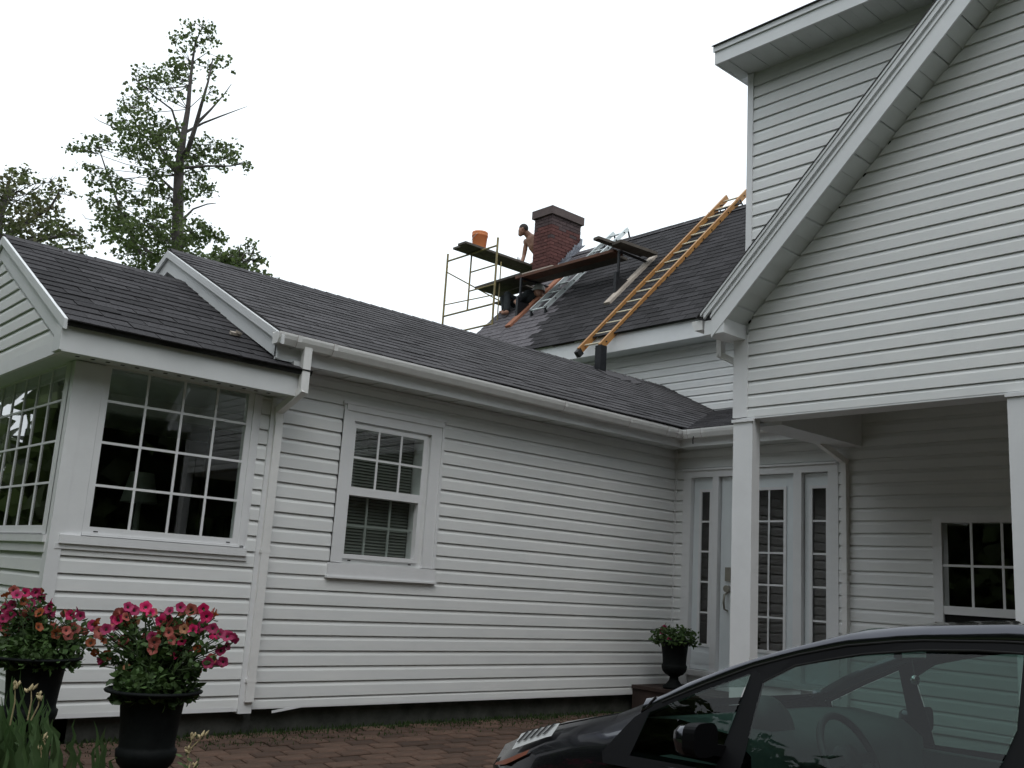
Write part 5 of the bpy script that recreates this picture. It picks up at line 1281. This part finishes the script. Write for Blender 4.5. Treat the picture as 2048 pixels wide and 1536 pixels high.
    for q in range(5):
        u0 = .345 + q * .048; V = []
        for t in np.linspace(.62 + .15 * (u0 - .2), 1.0, 5):
            for du in (0, .022):
                v, w_ = fs(u0 + du + (t - .6) * .10, t); V.append(Vector(cw(u0 + du + (t - .6) * .10, v, w_)) + Vector((-.014 * s, .006, .016)))
        mt.add(V, [(k * 2, k * 2 + 1, k * 2 + 3, k * 2 + 2) for k in range(4)], 0)
    mt.build('lamp_rib', M['black'], hl)
    mt = MB(); V = []
    for u in np.linspace(.20, .50, 7):
        for t in (-.2 + .35 * (u - .20) / .30, .10 + .22 * (u - .20) / .30):
            v, w_ = fs(u, max(0, t)); V.append(Vector(cw(u, v, w_ )) + Vector((-.012 * s, .003, .004)))
    mt.add(V, [(i * 2, i * 2 + 1, i * 2 + 3, i * 2 + 2) for i in range(6)], 0, True); mt.build('side_marker', M['lamp_orange'], hl)
    for u in (.86, 3.5):
        wt = MB(); c = Vector(cw(u, .80 * s, .315)); prof = [(.20, -.10), (.29, -.10), (.312, -.07), (.315, 0), (.312, .07), (.29, .10), (.20, .10)]
        wt.lathe(prof, (0, 0, 0), 28); wo = wt.build('wheel', M['tyre'], car, Matrix.Translation(c) @ Matrix.Rotation(math.pi / 2, 4, 'Y'))
        wt = MB(); wt.lathe([(0, .07), (.05, .075), (.19, .055), (.205, .09)], (0, 0, 0), 28); wt.lathe([(0, -.07), (.05, -.075), (.19, -.055), (.205, -.09)], (0, 0, 0), 28)
        ro = wt.build('rim', M['alu'], wo, Matrix.Translation(c) @ Matrix.Rotation(math.pi / 2, 4, 'Y'))
# door shut line and shoulder crease
mb = MB(); mb.tube([cw(1.26, .860, .35), cw(1.24, .866, .60), cw(1.20, .858, .765)], .003, 5); mb.tube([cw(2.74, .866, .35), cw(2.72, .866, .62), cw(2.70, .860, .80)], .003, 5); mb.build('door_gap', M['dark'], car)
mb = MB(); mb.bar(cw(2.5, .872, .71), cw(2.68, .872, .715), .03, .022); mb.build('door_handle', M['carpaint'], car)
# hood gap, pillar joint and window seals
for s in (1, -1):
    mb = MB(); mb.tube([Vector(cw(u, np.interp(u, [q[0] for q in ST], [q[1][3][0] for q in ST]) * .93 * s, np.interp(u, [q[0] for q in ST], [q[1][3][1] * .80 + q[1][4][1] * .20 for q in ST]) + .004)) for u in np.linspace(.42, 1.16, 12)], .004, 5); mb.build('hood_gap', M['dark'], car)
    mb = MB(); zu, xu = curve(UP, 2.95); zl, xl = curve(LO, 2.97); mb.tube([mir((xl - .004, 2.975, zl), s), mir(((xl + xu) / 2 - .006, 2.962, (zl + zu) / 2 + .004), s), mir((xu, 2.95, zu + .004), s)], .004, 5); mb.build('pillar_joint', M['dark'], car)
    mb = MB(); mb.tube([mir((curve(LO, Y)[1] - .004, Y, curve(LO, Y)[0] - .002), s) for Y in YS[2:]], .0055, 5); mb.build('seal', M['dark'], car)
    mb = MB(); mb.tube([mir(sideplane(y, z - .001, -.007), s) for y, z in [(2.425, -.330), (2.304, -.254), (2.16, -.215), (2.029, -.183), (1.802, -.148), (1.589, -.131), (1.437, -.127)]], .005, 5); mb.build('seal', M['dark'], car)
    mb = MB(); mb.tube([cw(u, .859 * s, np.interp(u, [q[0] for q in SB], [q[1] for q in SB]) + .01) for u in np.linspace(1.2, 3.4, 14)], .006, 6); mb.build('crease', M['carpaint'], car)
# wiper and cowl
mb = MB(); mb.add([cw(1.14, .70, 1.0), cw(1.14, -.70, 1.0), cw(1.02, -.66, .945), cw(1.02, .66, .945)], [(0, 1, 2, 3)]); mb.build('cowl', M['black'], car)
# inside
mb = MB(); V = []
for v in np.linspace(-.74, .74, 13):
    b_ = 1 - (v / .74) ** 4 * .2
    for u, w_ in ((1.12, .93), (1.35, .955 * b_ + .955 * (1 - b_)), (1.62, .93), (1.72, .86), (1.74, .60)): V.append(cw(u, v, w_))
mb.add(V, [(i * 5 + k, i * 5 + k + 1, (i + 1) * 5 + k + 1, (i + 1) * 5 + k) for i in range(12) for k in range(4)], 0, True); mb.build('dashboard', M['dash'], car)
mb = MB(); mb.lathe([(.0, 0), (.12, .0), (.17, -.05), (.18, -.10)], (0, 0, 0), 20); mb.build('instrument_hood', M['steer'], car, Matrix.Translation(cw(1.62, .36, .945)) @ Matrix.Rotation(math.radians(75), 4, 'X') @ Matrix.Scale(.8, 4))
sw = Matrix.Translation(cw(1.95, .37, .86)) @ Matrix.Rotation(math.radians(62), 4, 'X')
mb = MB(); R_ = .185; mb.tube([(R_ * math.cos(a), R_ * math.sin(a), 0) for a in [k * 2 * math.pi / 32 for k in range(33)]], .016, 8, cap=False); so = mb.build('steering_wheel', M['steer'], car, sw)
mb = MB(); mb.lathe([(0, .02), (.06, .015), (.07, -.03)], (0, 0, 0), 16); mb.bar((-.18, 0, 0), (.18, 0, 0), .04, .02); mb.bar((0, 0, 0), (0, -.18, 0), .05, .02); mb.build('hub', M['steer'], so, sw)
mb = MB(); mb.tube([cw(1.95, .37, .86), cw(1.65, .37, .74)], .04, 10); mb.build('steering_column', M['steer'], so)
def carseat(u, v, wd, nm):
    mb = MB()
    for u0, u1, w0, w1, ww in ((u, u + .5, .36, .50, wd),): mb.box(*sorted((cw(u0, v - ww, 0)[0], cw(u0, v + ww, 0)[0])), *sorted((cw(u0, 0, 0)[1], cw(u1, 0, 0)[1])), CZ + w0, CZ + w1)
    mb.prism([cw(u + .42, v - wd, .46), cw(u + .56, v - wd, .46), cw(u + .80, v - wd * .85, 1.0), cw(u + .68, v - wd * .85, 1.02)], [cw(u + .42, v + wd, .46), cw(u + .56, v + wd, .46), cw(u + .80, v + wd * .85, 1.0), cw(u + .68, v + wd * .85, 1.02)])
    o = mb.build('seat', M['seat'], car)
    bv = o.modifiers.new('bevel', 'BEVEL'); bv.width = .03; bv.segments = 3
    mb = MB(); mb.box(*sorted((cw(0, v - .13, 0)[0], cw(0, v + .13, 0)[0])), *sorted((cw(u + .72, 0, 0)[1], cw(u + .84, 0, 0)[1])), CZ + 1.03, CZ + 1.19); h = mb.build('headrest', M['seat'], o); bv = h.modifiers.new('bevel', 'BEVEL'); bv.width = .04; bv.segments = 3
carseat(2.02, .37, .25, 'driver'); carseat(2.02, -.37, .25, 'passenger'); carseat(2.95, 0, .62, 'rear')
mb = MB(); mb.box(*sorted((cw(0, .80, 0)[0], cw(0, -.80, 0)[0])), *sorted((cw(1.2, 0, 0)[1], cw(3.9, 0, 0)[1])), CZ + .22, CZ + .30); mb.build('car_floor', M['carin'], car)
for s in (1, -1):
    mb = MB(); mb.box(*sorted((cw(0, .80 * s, 0)[0], cw(0, .72 * s, 0)[0])), *sorted((cw(1.3, 0, 0)[1], cw(3.6, 0, 0)[1])), CZ + .28, CZ + .80); mb.build('door_panel', M['dash'], car)
span(np.linspace(2.08, .95, 8), (.022, 0), 'headliner', M['seat']).location.z = -.035
mb = MB(); c = Vector(cw(2.02, -.02, 1.30)); mb.obox(c, (.24, 0, 0), (0, .03, .004), (0, -.004, .06)); mo = mb.build('rear_view_mirror', M['black'], car)
mb = MB(); mb.obox(c + Vector((0, -.017, 0)), (.225, 0, 0), (0, .001, 0), (0, 0, .05)); mb.build('mirror_glass', M['mirrorglass'], mo); mb = MB(); mb.tube([c, c + Vector((0, .06, .06))], .01, 6); mb.build('stalk', M['black'], mo)
mb = MB(); cc = c + Vector((.0, -.02, -.12)); mb.lathe([(0, -.022), (.015, -.016), (.022, 0), (.015, .016), (0, .022)], cc, 12); mb.tube([c, cc], .002, 5); tag(mb.build('hanging_ornament', M['chrome']), 'small round ornament hanging under the car\'s rear view mirror', 'ornament')
